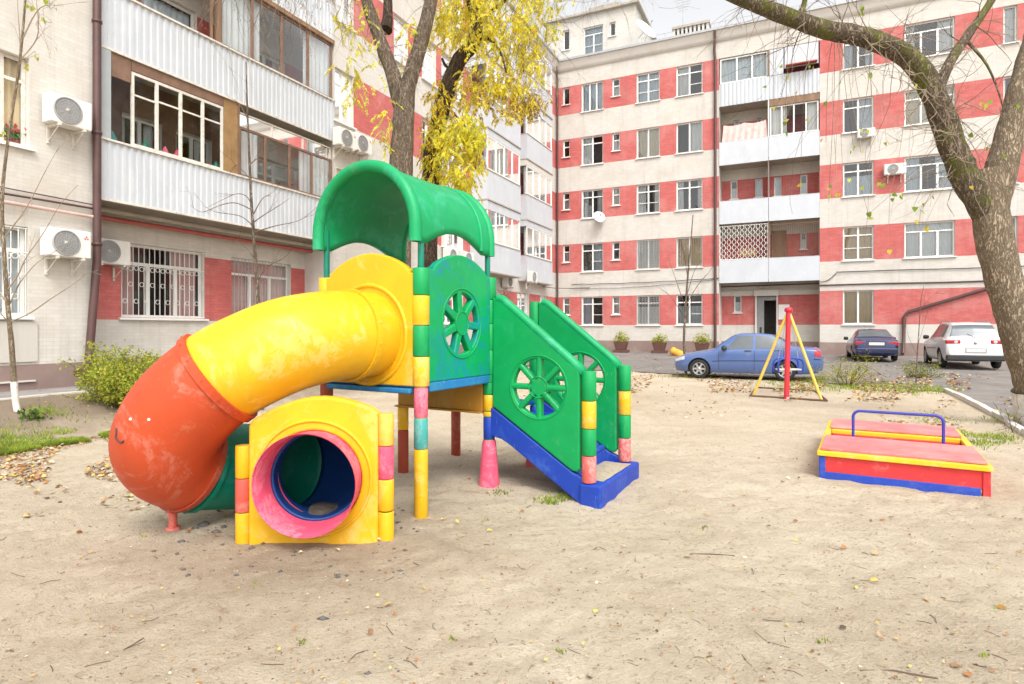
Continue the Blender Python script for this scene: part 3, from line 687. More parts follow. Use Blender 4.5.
# near loggias: slab, profiled sheet parapet, glazing
mid = Lu(238.5); ZL, HL = 4.33, 1.20
for k in range(1, 5):
    z0 = ZL + FL * (k - 1); e1_ = bS + .02; e0_ = bN - .02
    s = MB(); bx(s, 'L', e1_, e0_, LA + .01, -.02, z0 + .02, z0 + .18); bal = s.build('balcony', M['concrete'], BLD)
    p = MB(); corrug(p, 'L', e1_, e0_ - .1, .0, z0 - .02, z0 + HL, .155, .024); bx(p, 'L', e1_, e0_, -.03, -.004, z0 - .02, z0 + HL); p.build('balcony_panel', M['metal_white'], bal)
    p = MB(); bx(p, 'L', e1_, e0_, -.06, .06, z0 + HL + .002, z0 + HL + .045); bx(p, 'L', e1_, e0_, -.01, .035, z0 - .07, z0 - .022); p.build('edge_trim', M['oldwhite'], bal)
    p = MB(); bx(p, 'L', e0_ - .32, e0_ + .0, -.08, .03, z0 + HL + .05, z0 + FL - .08); bx(p, 'L', e0_ - .09, e0_ + .005, -.003, .028, z0 - .02, z0 + HL); p.build('corner_post', M['metal_grey'], bal)
    gz0 = z0 + HL + .05; gt = z0 + FL - .08
    if k == 1:
        # dark boards round a white four-leaf window
        wa, wb = Lu(132), Lu(224)
        q = MB(); bx(q, 'L', wb, wa, -.05, -.01, gt - .22, gt); q.build('head_board', M['brown'], bal)
        q = MB(); bx(q, 'L', mid, wb - .01, -.05, -.012, gz0, gt); q.build('amber_board', M['amber'], bal)
        q = MB(); bx(q, 'L', wa + .01, e0_ - .105, -.045, -.015, gt - .5, gt); q.build('timber_panel', M['brown'], bal)
        h = (wb, wa, gz0, gt - .23); o = window('L', .1, h, 'four', 'oldwhite', 'none', False, parent=bal, name='glazing')
        t = MB(); zz = gz0 + (gt - .23 - gz0) * .72
        for f in range(4):
            ua = wb + (wa - wb) * f / 4; z_ = zz - (.04 if f == 3 else 0); bx(t, 'L', ua + .05, ua + (wa - wb) / 4 - .05, -.06, -.03, z_ - .02, z_ + .02)
        t.build('glazing_bar', M['oldwhite'], o)
        g = MB(); g.quad(*[PT('L', u, -.03, z) for u, z in ((wa + .01, gz0), (e0_ - .11, gz0), (e0_ - .11, gt - .51), (wa + .01, gt - .51))]); g.build('side_pane', M['thin_glass'], bal)
        # potted plants and toys on the sill inside
        for px, c in ((112, 'teal'), (145, 'tubegreen'), (165, 'pink'), (177, 'pink'), (216, 'tubegreen')):
            u = Lu(px, -.3); q = MB(); q.lathe([(.0, 0), (.07, 0), (.10, .12), (.06, .2), (.02, .28), (0, .29)], PT('L', u, -.3, gz0 + .0), (0, 0, 1), 10); q.build('sill_pot', M[c], bal)
        # brown framed glazing with a lean-to glass head on the far half
        h = (e1_ + .05, mid - .05, gz0, gt - .55); o = window('L', .08, h, 'four', 'brown', ('sides', 2), False, parent=bal, name='glazing')
        q = MB(); bx(q, 'L', mid - .04, mid + .02, -.1, .0, gz0, gt); q.build('post', M['brown'], bal)
        q = MB()
        for f in range(4):
            ua = e1_ + .05 + (mid - .1 - e1_) * f / 3; q.box(ua - .02, ua + .02, -.14, -.10, 0, .36, 0, lambda p: PT('L', p.x, p.y, gt - .54 + p.z))
        bx(q, 'L', e1_ + .03, mid - .05, -.14, -.09, gt - .2, gt - .16); q.build('head_frame', M['oldwhite'], bal)
        g = MB(); g.quad(*[PT('L', u, -.12, z) for u, z in ((e1_ + .05, gt - .53), (mid - .06, gt - .53), (mid - .06, gt - .21), (e1_ + .05, gt - .21))]); g.build('head_pane', M['glass'], bal)
    else:
        m2 = Lu(221)
        h = (e1_ + .05, m2, gz0, gt - .12); o = window('L', .08, h, 'four', 'brown' if k == 2 else 'oldwhite', ('sides', 2) if k == 2 else None, False, parent=bal, name='glazing')
        q = MB(); bx(q, 'L', m2, m2 + .1, -.1, .0, gz0, gt); bx(q, 'L', Lu(213.5), Lu(212), -.08, -.02, gz0, gt); bx(q, 'L', e1_ + .03, m2, -.06, .03, gt - .11, gt); q.build('post', M['wood'], bal)
    if k > 2:
        h = (Lu(214), e0_ - .12, gz0, gt - .1); window('L', .08, h, 'four', 'white', None, False, parent=bal, name='glazing')
# enclosed balconies near the inner corner
def encl(px0, px1, a, kset):
    b0, b1 = Lu(px1, a), Lu(px0, a)
    for k in kset:
        z0 = ZL - .14 + FL * (k - 1)
        s = MB(); s.box(b0, b1, 0.01, a - .03, z0, z0 + .16, 0, lambda p: PT('L', p.x, p.y, p.z)); bal = s.build('balcony', M['concrete'], BLD)
        p = MB()
        bx(p, 'L', b0, b1, a - .028, a + .012, z0 - .05, z0 + 1.22); bx(p, 'L', b1 - .03, b1 + .01, .012, a - .03, z0 - .05, z0 + 1.22); bx(p, 'L', b0 - .01, b0 + .03, .012, a - .03, z0 - .05, z0 + 1.22)
        p.build('balcony_panel', M['metal_white'], bal)
        t = MB(); bx(t, 'L', b0 - .02, b1 + .02, .012, a + .04, z0 + 1.223, z0 + 1.262); bx(t, 'L', b0 - .02, b1 + .02, .012, a + .05, z0 - .11, z0 - .053); t.build('edge_trim', M['concrete'], bal)
        zt = z0 + FL - .12
        f = MB()
        if rnd.random() < .25 and k < 4: bx(f, 'L', b0, b1, .02, a, zt - .4, zt)
        else: bx(f, 'L', b0, b1, .02, a, zt - .3, zt)
        f.build('head_board', M['metal_white' if rnd.random() < .6 else 'cream_plaster'], bal)
        window('L', a + .11, (b0 + .02, b1 - .02, z0 + 1.265, zt - .3), 'four', 'white', ('sides', rnd.choice([0, 2])) if rnd.random() < .7 else ('full', 0), False, parent=bal, name='glazing')
        q = MB(); q.quad(*[PT('L', b1 - .01, d, z) for d, z in ((.02, z0 + 1.265), (a - .06, z0 + 1.265), (a - .06, zt - .3), (.02, zt - .3))]); q.build('side_pane', M['glass'], bal)
        q = MB(); bx(q, 'L', b1 - .06, b1 - .0, .02, .09, z0 + 1.265, zt - .3); q.build('post', M['metal_grey'], bal)
encl(487.5, 520.5, .89, (1, 2, 3, 4)); encl(527, 552.2, .50, (1, 2, 3, 4))
# roofs, cornices, gutters
mb = MB()
bx(mb, 'R', -12, UE, -12, .30, ROOFZ + .26, ROOFZ + .32); bx(mb, 'L', .31, bT, -12, .30, ROOFZ + .262, ROOFZ + .322); mb.build('roof', M['roofgrey'], BLD)
def cornice(pl, u0, u1, s):
    mb = MB(); prof = [(0.0, -.35), (.10, -.30), (.12, -.12), (.26, .10), (.30, .25), (.30, .255)]
    V = []
    for d, z in prof: V += [PT(pl, u0 + s * d, d + .003, ROOFZ + z), PT(pl, u1, d + .003, ROOFZ + z)]
    mb.add(V, [(2 * i, 2 * i + 1, 2 * i + 3, 2 * i + 2) for i in range(len(prof) - 1)], 0, True); return mb.build('cornice', M['cream_plaster'], BLD)
cornice('R', 0, UE, 1); cornice('L', 0, bT, 1)
mb = MB(); bx(mb, 'R', .31, UE, .302, .36, ROOFZ + .20, ROOFZ + .33); bx(mb, 'L', .37, bT, .302, .36, ROOFZ + .202, ROOFZ + .332); mb.build('gutter', M['steel'], BLD)
# rooftop block on the corner
b0 = -2.6; u0, u1 = Ru(546, b0), Ru(635.5, b0); zt = Rz(635, 4, b0)
hb = [(Ru(583.5, b0), Ru(603, b0), Rz(593, 55, b0), Rz(593, 26, b0)), (Ru(609.5, b0), Ru(615.5, b0), Rz(612, 36, b0), Rz(612, 22, b0)), (Ru(563, b0), Ru(569.5, b0), Rz(566, 50, b0), Rz(566, 30, b0))]
mb = MB(); wall(mb, 'R', b0, u0, u1, ROOFZ + .1, zt, hb, matf=lambda u, z: 0)
mb.quad(PT('R', u1, b0, ROOFZ), PT('R', u1, b0 - 5, ROOFZ), PT('R', u1, b0 - 5, zt), PT('R', u1, b0, zt), 0, [(0, ROOFZ), (5, ROOFZ), (5, zt), (0, zt)])
mb.quad(PT('R', u0, b0, ROOFZ), PT('R', u0, b0 - 5, ROOFZ), PT('R', u0, b0 - 5, zt), PT('R', u0, b0, zt), 0, [(0, ROOFZ), (5, ROOFZ), (5, zt), (0, zt)])
rb = mb.build('rooftop_block', WM, BLD)
for h in hb: window('R', b0, h, 'two_low' if h is hb[0] else 'small', parent=rb, curtain=('full', 3) if h is hb[0] else 'none')
mb = MB(); bx(mb, 'R', u0 - .2, u1 + .25, b0 - 5.2, b0 + .25, zt, zt + .14); bx(mb, 'R', Ru(588, b0), Ru(618, b0), b0 - 1.2, b0 - .05, zt + .145, zt + .45); mb.build('block_roof', M['concrete'], rb)
# chimney with a row of vents
b0 = -1.2; u0, u1 = Ru(673, b0), Ru(708.5, b0); z1 = Rz(706, 20.5, b0); z0 = ROOFZ + .3
mb = MB(); bx(mb, 'R', u0, u1, b0 - .7, b0, z0, z1 - .62); n = 8
for i in range(n + 1):
    uu = u0 + (u1 - u0 - .12) * i / n; bx(mb, 'R', uu, uu + .12, b0 - .7, b0, z1 - .62, z1 - .14)
mb.build('chimney', M['cream_plaster'], BLD)
mb = MB(); bx(mb, 'R', u0 - .06, u1 + .06, b0 - .76, b0 + .06, z1 - .138, z1); mb.build('chimney_cap', M['concrete'], BLD)
# roof rail and aerials
mb = MB()
for i in range(14):
    u = Ru(640) + i * 1.35; mb.tube([PT('R', u, -.4, ROOFZ + .3), PT('R', u, -.4, ROOFZ + .95)], .016, 5)
for zz in (.6, .93): mb.tube([PT('R', Ru(640), -.4, ROOFZ + zz), PT('R', Ru(640) + 13 * 1.35, -.4, ROOFZ + zz)], .012, 5)
mb.build('roof_railing', M['steel'], BLD)
mb = MB(); u = Ru(683, -2); mb.tube([PT('R', u, -2, ROOFZ + .3), PT('R', u, -2, ROOFZ + 3.6)], .02, 5)
for q in range(5): mb.tube([PT('R', u - .5 + .06 * q, -2, ROOFZ + 3.5 - .16 * q), PT('R', u + .5 - .06 * q, -2, ROOFZ + 3.5 - .16 * q)], .012, 4)
u = Ru(726, -1); mb.tube([PT('R', u, -1, ROOFZ + .3), PT('R', u, -1, ROOFZ + 1.3)], .03, 5)
mb.build('roof_aerial', M['steel'], BLD)
# drainpipes
def pipe(name, pts, r, m='pipe', n=10): mb = MB(); mb.tube(pts, r, n); return mb.build(name, M[m], BLD)
u = Lu(97.0, .12); g_ = base_h(*BL(.1, u, 0).xy)
zA, zB = Lz(97, 262, .12), Lz(92, 358, .12)
pts = [PT('L', u, .12, 17.5), PT('L', u, .12, zA)] + [PT('L', Lu(97 - 8.0 * f, .12), .12, zA + (zB - zA) * f) for f in (.15, .5, .85, 1.0)]
pts += [PT('L', Lu(88, .2), .2, zB - .12), PT('L', Lu(82.5, .36), .36, zB - .24), PT('L', Lu(77.5, .5), .5, zB - .27)]
pipe('drainpipe', pts, [.078] * len(pts), n=12)
mb = MB()
for zz in (3.3, 5.6, 7.9): mb.lathe([(.079, -.03), (.095, -.03), (.095, .03), (.079, .03)], PT('L', u, .12, zz), (0, 0, 1), 14)
mb.build('pipe_collar', M['pipe'], BLD)
pipe('drainpipe', [PT('R', .12, .3, ROOFZ + .1), PT('R', .14, .12, ROOFZ - .8), PT('R', .14, .12, .35)], .06)
u = Ru(715.3, .1); pipe('drainpipe', [PT('R', u, .34, ROOFZ + .15), PT('R', u, .3, ROOFZ - .15), PT('R', u - .05, .1, ROOFZ - .8), PT('R', u, .1, ROOFZ - 1.4), PT('R', u, .1, .35)], .07)
b_ = .12; pipe('drainpipe', [PT('R', Ru(1004, b_), b_, Rz(1004, 283.5, b_)), PT('R', Ru(908, b_), b_, Rz(908, 312, b_)), PT('R', Ru(904.2, b_), b_, Rz(904, 317, b_)), PT('R', Ru(903.5, b_), b_, .5), PT('R', Ru(902.5, .3), .3, .35)], .075)
# gas pipes and cables along the walls
mb = MB()
z_ = Lz(50, 209, .1)
mb.tube([PT('L', bN, .1, z_ - .02), PT('L', bT, .1, z_ + .02)], .035, 8)
mb.build('gas_pipe', M['palepipe'], BLD)
mb = MB(); mb.tube([PT('L', bN, .07, z_ + .16), PT('L', bT, .07, z_ + .14)], .022, 6); mb.tube([PT('L', bN, .05, z_ + .24), PT('L', bT, .05, z_ + .30)], .012, 5); mb.build('gas_pipe', M['pipe'], BLD)
mb = MB(); zz = 4.06; mb.tube([PT('L', bS, LA + .3, zz), PT('L', bN - .02, LA + .3, zz)], .058, 8); mb.build('gas_pipe', M['gaspipe'], BLD)
mb = MB(); mb.tube([PT('L', bS, LA + .55, 4.2), PT('L', bN - .02, LA + .55, 4.2)], .06, 8); mb.build('gas_pipe', M['concrete'], BLD)
def sag(u0, u1, z0, z1, d, s, n=14): return [PT('R', u0 + (u1 - u0) * i / n, d, z0 + (z1 - z0) * i / n - s * math.sin(PI * i / n) + .015 * math.sin(i * 2.3)) for i in range(n + 1)]
mb = MB(); mb.tube(sag(Ru(572), UA, 4.25, 4.32, .06, .06), .018, 5); mb.tube(sag(Ru(570), UA, 4.0, 4.28, .06, .16), .013, 5); mb.tube(sag(Ru(836), UE, 4.42, 4.36, .06, .04), .022, 5); mb.tube(sag(Ru(820), Ru(836), 3.95, 4.35, .06, .12), .02, 5)
mb.tube([PT('R', Ru(590), .05, 4.02), PT('R', Ru(568), .3, 4.0), PT('L', 1.0, .3, 3.98), PT('L', 2.6, .2, 3.98)], .02, 5)
mb.build('wall_cable', M['cable'], BLD)
mb = MB(); mb.tube([PT('R', UA, RD + .2, 3.92), PT('R', UB, RD + .2, 3.95)], .03, 6); mb.tube(sag(UB, UE, 3.78, 3.78, .05, .02), .035, 5); mb.build('wall_cable', M['pipe'], BLD)
# ---------------- things hung on the block: outdoor units of air conditioners
def make_ac(pl, u, d, z, w, h, label, mark=True, inv=False):
    """u: middle along the wall, d: wall plane, z: underside."""
    o0 = PT(pl, u, d, z); root = empty('air_conditioner', o0, label, 'air conditioner', 'outdoor air conditioning units on the walls')
    s = 1 if pl == 'R' else -1                        # direction along the wall that runs to the right in the photo
    T = lambda p: PT(pl, u + s * p.x, d + p.y, z + p.z)
    c = MB(); c.box(-w / 2, w / 2, .10, .40, .0, h, 0, T); cs = c.build('case', M['ac'], root, bevel=.02)
    g = MB(); o = T(Vector((-w * .10, .402, h * .5))); ax = (T(Vector((0, 1, 0))) - T(Vector((0, 0, 0)))); R_ = h * .42
    g.lathe([(0, .004), (R_, .004)], o, ax, 28); fan = g.build('fan', M['acfan'], root)
    g = MB(); g.lathe([(R_, .0), (R_ + .02, .0), (R_ + .02, .02), (R_, .02)], o, ax, 28)
    for q in range(1, 5): g.lathe([(R_ * q / 5, .012), (R_ * q / 5 + .003, .015), (R_ * q / 5 + .006, .012)], o, ax, 24)
    g.lathe([(0, .02), (.035, .018), (.04, .004)], o, ax, 12)
    for q in range(12):
        a_ = (T(Vector((1, 0, 0))) - T(Vector((0, 0, 0)))) * math.cos(PI * q / 6) + Vector((0, 0, math.sin(PI * q / 6))); g.tube([o + ax * .012 + a_ * .04, o + ax * .012 + a_ * R_], .003, 4)
    g.build('fan_guard', M['greygrille'], root)
    if mark:
        g = MB()
        for dx, dz in ((0, .025), (-.025, -.015), (.025, -.015)): g.add([T(Vector((w * .38 + dx + qx, .405, h * .74 + dz + qz))) for qx, qz in ((-.02, 0), (0, -.022), (.02, 0), (0, .022))], [(0, 1, 2, 3)])
        g.build('badge', M['redmark'], root)
    for sx in (-.3, .3):
        g = MB(); g.box(sx * w - .02, sx * w + .02, 0, .44, -.05, -.004, 0, T); g.box(sx * w - .02, sx * w + .02, 0, .04, -.35, -.052, 0, T)
        g.tube([T(Vector((sx * w, .02, -.32))), T(Vector((sx * w, .40, -.04)))], .012, 5); g.build('bracket', M['oldwhite'], root)
    return root
make_ac('L', Lu(69, .3), 0, Lz(69, 126, .35) - .0, .74, .56, 'cream air conditioner on the bare wall left of the drainpipe, upper of two', False)
make_ac('L', Lu(67.5, .3), 0, Lz(67.5, 257, .35), .76, .54, 'white air conditioner with red badge left of the drainpipe, lower of two')
make_ac('L', Lu(110, LA + .3), LA, Lz(110, 264, LA + .35), .82, .56, 'cream air conditioner tucked between drainpipe and white barred window', False)
make_ac('L', Lu(346, .3), 0, Lz(346, 147, .35), .80, .56, 'white air conditioner under the window by the loggia end, left of a pair')
make_ac('L', Lu(362, .3), 0, Lz(362, 152, .35), .80, .56, 'white air conditioner below the large red brick panel, right of a pair')
make_ac('L', Lu(452, .3), 0, Lz(452, 262, .35), .80, .56, 'air conditioner seen under the green roof, left of two below a window', False)
make_ac('L', Lu(467.5, .3), 0, Lz(467.5, 265, .35), .80, .56, 'air conditioner seen under the green roof, right of two beside white balcony', False)
make_ac('L', Lu(509, .3), 0, Lz(509, 287, .35), .75, .52, 'small air conditioner under the white enclosed balcony above the stairs', False)
make_ac('L', Lu(532, .75), .51, Lz(532, 282, .8), .75, .55, 'air conditioner fixed to the white balcony front by the inner corner', False)
make_ac('R', Ru(895, .3), 0, Rz(895, 174, .35), .90, .50, 'white air conditioner on red brick between two windows of the right facade')
make_ac('R', Ru(866, .3), 0, Rz(866, 137, .35), .75, .42, 'air conditioner under a third-floor window right of the loggias', False)
# geraniums on the sill behind the near upper window
fl = empty('window_flowers', PT('L', Lu(10), -.30, 5.0), 'red geraniums in pots on the sill of the upper left window', 'potted plants')
rq = random.Random(4); mb = MB(); lv_ = MB()
for i in range(4):
    c_ = PT('L', Lu(24 - 9 * i, -.3), -.27, 5.0); mb.lathe([(0, 0), (.06, 0), (.085, .14), (.07, .145), (0, .13)], c_, (0, 0, 1), 12)
    for _ in range(70):
        q = c_ + Vector((rq.gauss(0, .08), rq.gauss(0, .05), .18 + abs(rq.gauss(0, .12)))); d_ = Vector((rq.gauss(0, 1), rq.gauss(0, 1), rq.gauss(0, 1))).normalized(); s_ = d_.orthogonal() * .022; r_ = d_.cross(s_)
        lv_.add([q - s_ - r_, q + s_ - r_, q + s_ + r_, q - s_ + r_], [(0, 1, 2, 3)], 1 if q.z > c_.z + .27 and rq.random() < .7 else 0)
mb.build('pot', M['brickred'], fl); lv_.build('blooms', [mat('geranium_leaf', (.12, .24, .05), .7), mat('geranium_flower', (.72, .05, .08), .6)], fl)
# satellite dishes
def dish(o, ax, R_, label):
    root = empty('satellite_dish', o, label, 'satellite dish'); ax = Vector(ax).normalized()
    g = MB(); prof = [(R_ * q / 6, .25 * R_ * (q / 6) ** 2) for q in range(7)]; g.lathe(prof + [(R_ * 1.02, .25 * R_ - .01)] + [(R_ * q / 6, .25 * R_ * (q / 6) ** 2 - .02) for q in range(6, -1, -1)], Vector(o) + ax * .2, ax, 28); g.build('reflector', M['metal_white'], root)
    g = MB(); f = Vector(o) + ax * (.2 + R_ * .95); g.tube([Vector(o) + ax * .2 - Vector((0, 0, R_ * .95)), f], .012, 5); g.tube([f - ax * .08, f + ax * .04], .035, 8); g.tube([Vector(o) - ax * .3, Vector(o) + ax * .2], .02, 6); g.build('feed_arm', M['steel'], root)
dish(PT('R', Ru(597.5, .25), .25, Rz(597.5, 219, .3)), Vector((.25, -.9, .35)), .36, 'white satellite dish below a window of the back facade')
dish(PT('R', Ru(642, -1.6), -1.6, Rz(642, 34, -1.6)), Vector((.5, -.7, .5)), .75, 'large pale satellite dish standing on the roof beside rooftop block')
# laundry on the third-floor loggia
mb = MB(); z1 = PB + FL * 2 + 2.18; n = 40; V = []; uA, uB = UA + .22, UM - .12
for i in range(n + 1):
    f = i / n; u = uA + (uB - uA) * f; sg = -.10 * math.sin(PI * ((f * 2) % 1)) * .9
    for j in range(9):
        g = j / 8; u2 = u + (f - .5) * .14 * g; V.append(PT('R', u2, -.10 + .035 * math.sin(i * 1.1 + j * .3) * (g + .25), z1 + sg - g * (.98)))
mb.add(V, [(i * 9 + j, (i + 1) * 9 + j, (i + 1) * 9 + j + 1, i * 9 + j + 1) for i in range(n) for j in range(8)], 0, True)
M['sheetcloth'] = mat('pale_pink_cloth', (.66, .48, .44), .9, .15, 3.0, worn=((.72, .66, .62), .2, 5))
tag(mb.build('hanging_laundry', M['sheetcloth']), 'pale pink sheets drying over the parapet of a loggia', 'laundry')
# ------------------------------------------------------------------ the plastic play structure
PO = gp(421, 515); E1 = Vector((.488, .873, 0)); E2 = Vector((-.873, .488, 0)); SQ = 1.09
PO = Vector((-.759, 4.96, 0))
PLAY = empty('play_structure', PO, 'green and yellow plastic playhouse on posts with orange tube slide and stairs', 'play structure')
def PW(x, y, z): return PO + E1 * x + E2 * y + Vector((0, 0, z))
PT3 = lambda p: PW(p.x, p.y, p.z)
DK, SIDE = 1.09, 2.09
def post(x, y, segs, zt, core='yellow', cone=None, r=.058, z_from=None):
    """segs: (material, z0, z1) coloured sleeves stacked on the post."""
    p0 = PW(x, y, 0); g0 = gz(p0.x, p0.y) - .05
    mb = MB(); mb.tube([p0 + Vector((0, 0, g0 if z_from is None else z_from)), p0 + Vector((0, 0, zt))], r - .008, 16); o = mb.build('post', M[core], PLAY)
    for m, a, b in segs:
        s = MB(); e = .012; a2 = g0 if a == 0 else a + .004
        s.lathe([(r - .010, a2), (r - .003, a2 + .001), (r, a2 + .006), (r, b - .008), (r - .003, b - .003), (r - .01, b - .002)], p0, (0, 0, 1), 20); s.build('sleeve', M[m], o)
    if cone:
        m, zc, rb = cone; s = MB(); s.lathe([(rb, g0 - .03), (rb, .03), (rb * .93, .08), (.068, zc - .03), (.06, zc)], p0, (0, 0, 1), 24); s.build('cone_foot', M[m], o)
    return o
post(0, 0, [('yellow', 0, .55), ('teal', .55, .81), ('pink', .81, 1.065)], 1.95)
post(SQ, 0, [('blue', .46, .68), ('yellow', .68, .735), ('yellow', .737, .90), ('green', .90, 1.06)], 1.95, 'green', ('pink', .455, .105))
post(SQ, SQ, [('brickred', 0, .46), ('yellow', .46, .72)], 1.95, 'brickred'); post(0, SQ, [('brickred', .80, 1.06)], 1.95, 'brickred', z_from=.80)
post(SIDE, 0, [('blue', .46, .68), ('green', .70, 1.1), ('green', 1.1, 1.42), ('green', 1.42, 1.86)], 1.86, 'green', ('coral', .455, .105))
post(SIDE, SQ, [('brickred', 0, .56)], .9, 'brickred'); 
# B post shows a yellow upper half
p0 = PW(SQ, SQ, 0)
# decks
mb = MB(); mb.box(-.02, SQ + .02, -.02, SQ + .02, 1.055, 1.088, 0, PT3); dk = mb.build('deck', M['bluerim'], PLAY, bevel=.01)
mb = MB(); mb.box(SQ - .05, SQ - .002, .05, SQ + .03, .735, 1.052, 0, PT3); mb.box(SQ - .09, SQ + .04, .05, SQ + .05, .715, .733, 0, PT3); mb.build('deck_skirt', M['amberplastic'] if 'amberplastic' in M else M['yellow'], dk, bevel=.006)
mb = MB(); mb.box(SQ + .03, SIDE + .02, -.02, SQ + .02, .70, .74, 0, PT3); mb.build('deck', M['blue'], PLAY, bevel=.01)
mb = MB(); mb.box(-.07, .06, SQ * .06, SQ * .94, 1.01, 1.053, 0, PT3); mb.build('deck_skirt', M['bluerim'], dk, bevel=.01)
mb = MB(); mb.box(.07, SQ - .07, -.045, -.012, 1.02, 1.10, 0, PT3); mb.build('deck_rim', M['bluerim'], dk, bevel=.01)
# walls
def arch_top(w, z0, z1, hump, r0=.0):
    pts = [(0.0, z0), (w, z0), (w, z1), (w * .93, z1)]
    n = 14
    for i in range(n + 1):
        t = i / n; x = w * (.93 - .86 * t); pts.append((x, z1 + .02 + hump * (math.sin(PI * t) ** .8)))
    pts += [(w * .07, z1), (0, z1)]
    return pts
def petal(cx, cz, r0, r1, a, da, n=6):
    pts = []
    for i in range(n + 1):
        t = a - da + 2 * da * i / n; pts.append((cx + r1 * math.cos(t), cz + r1 * math.sin(t)))
    h = da * .30 * 1.0
    pts += [(cx + r0 * math.cos(a + h), cz + r0 * math.sin(a + h)), (cx + r0 * math.cos(a - h), cz + r0 * math.sin(a - h))]
    return pts
def wheel_holes(cx, cz, R, n, a0, r0=.36, da=.33): return [petal(cx, cz, R * r0, R * .93, a0 + 2 * PI * k / n, da) for k in range(n)]
# yellow wall with the slide opening (plane x = 0)
TX = lambda d: (lambda u, z, w: PW(d + w, u, z))
yo = arch_top(SQ - .02, 1.07, 2.02, .17); yo = [(x + .01, z) for x, z in yo]
pnl = plate('yellow_wall', yo, [circ(SQ / 2, 1.50, .36, 40)], .075, lambda u, z, w: PW(-.012 - w, u, z), M['yellow'], PLAY, .014)
mb = MB(); q = [(SQ / 2 + .43 * math.cos(t), 1.50 + .43 * math.sin(t)) for t in [2 * PI * k / 40 for k in range(41)]]
mb.tube([PW(-.048, u, z) for u, z in q if True], .02, 6); mb.build('moulded_ring', M['yellow'], pnl)
# hinge blocks around the front post
def sleeveblock(x, y, m, z0, z1, r=.07): 
    s = MB(); s.lathe([(r - .012, z0 + .002), (r - .003, z0 + .003), (r, z0 + .008), (r, z1 - .008), (r - .003, z1 - .003), (r - .012, z1 - .002)], PW(x, y, 0), (0, 0, 1), 20); return s
for m, a, b, pn in (('yellow', 1.072, 1.32, 0), ('green', 1.32, 1.58, 1), ('yellow', 1.58, 1.83, 0), ('green', 1.83, 2.06, 1)):
    sleeveblock(0, 0, m, a, b).build('hinge_sleeve', M[m], PLAY)
for a, b in ((1.10, 1.34), (1.6, 1.84)): sleeveblock(SQ, 0, 'green', a, b).build('hinge_sleeve', M['green'], PLAY)
for a, b in ((1.34, 1.6), (1.84, 2.06)): sleeveblock(SQ, 0, 'green', a, b).build('hinge_sleeve', M['green'], PLAY)
sleeveblock(0, SQ, 'yellow', 1.07, 2.02).build('hinge_sleeve', M['yellow'], PLAY)
# green wall with the wheel (plane y = 0)
go = [(x + .055, z) for x, z in arch_top(SQ - .11, 1.10, 2.06, .14)]
M['green_wall'] = plastic('green_wall_plastic', (.0, .315, .09), (.01, .17, .42), .16, .34, 2.0)
gw = plate('green_wall', go, wheel_holes(SQ / 2, 1.60, .30, 7, .35), .07, lambda u, z, w: PW(u, -.012 + w, z), M['green_wall'], PLAY, .013)
def wheel_ring(cx, cz, R, T, parent, m, r=.007):
    mb = MB(); mb.tube([T(cx + R * math.cos(2 * PI * k / 40), cz + R * math.sin(2 * PI * k / 40)) for k in range(41)], r, 6, caps=False)
    mb.tube([T(cx + R * .33 * math.cos(2 * PI * k / 24), cz + R * .33 * math.sin(2 * PI * k / 24)) for k in range(25)], r * .8, 6, caps=False); mb.build('wheel_relief', M[m], parent)
wheel_ring(SQ / 2, 1.60, .315, lambda u, z: PW(u, -.048, z), gw, 'green')
plate('green_wall', [(x + .055, z) for x, z in arch_top(SQ - .11, 1.10, 2.02, .12)], wheel_holes(SQ / 2, 1.6, .3, 7, .35), .07, lambda u, z, w: PW(u, SQ + .012 + w, z), M['green'], PLAY, .013)
# barrel roof
def roof():
    mb = MB(); nx_, na = 18, 30; R_ = .575; x0, x1 = -.09, SQ + .0; zc = 2.40; V = []
    def prof(i, j, r):
        f = i / nx_; x = x0 + (x1 - x0) * f
        zb = 2.27 + .135 * max(0.0, math.sin(PI * min(1, max(0, (f - .12) / .76)))) ** .9
        L = zc - zb; T_ = L * 2 + PI * r; s = T_ * j / na
        if s < L: y, z = -r, zb + s
        elif s > T_ - L: y, z = r, zb + (T_ - s)
        else: a = PI - (s - L) / r; y, z = r * math.cos(a), zc + r * math.sin(a)
        return PW(x, SQ / 2 + y, z)
    for r, k in ((R_, 0), (R_ - .05, 1)):
        for i in range(nx_ + 1):
            for j in range(na + 1): V.append(prof(i, j, r))
    S = (nx_ + 1) * (na + 1); w = na + 1; Fs = []
    for i in range(nx_):
        for j in range(na):
            a = i * w + j; Fs += [(a, a + w, a + w + 1, a + 1), (S + a + 1, S + a + w + 1, S + a + w, S + a)]
        for j in (0, na): a = i * w + j; Fs.append((a, a + w, S + a + w, S + a))
    for i in (0, nx_):
        for j in range(na): a = i * w + j; Fs.append((a, a + 1, S + a + 1, S + a))
    mb.add(V, Fs, 0, True); o = mb.build('roof', M['roofgreen'], PLAY, weld=True)
    for i, rr in ((0, .052), (nx_, .045)):
        l = MB(); l.tube([prof(i, j, R_ - .018) for j in range(na + 1)], rr, 10); l.build('roof_lip', M['roofgreen'], o)
    r2 = MB(); r2.tube([prof(int(nx_ * .85), j, R_ + .0) for j in range(na + 1)], .02, 8); r2.build('roof_rib', M['roofgreen'], o)
roof()
for x, y in ((0, .0), (0, SQ), (SQ - .03, 0), (SQ, SQ)):
    mb = MB(); mb.tube([PW(x, y, 1.9), PW(x, y, 2.46)], .027, 10); mb.build('roof_leg', M['tubegreen'], PLAY)
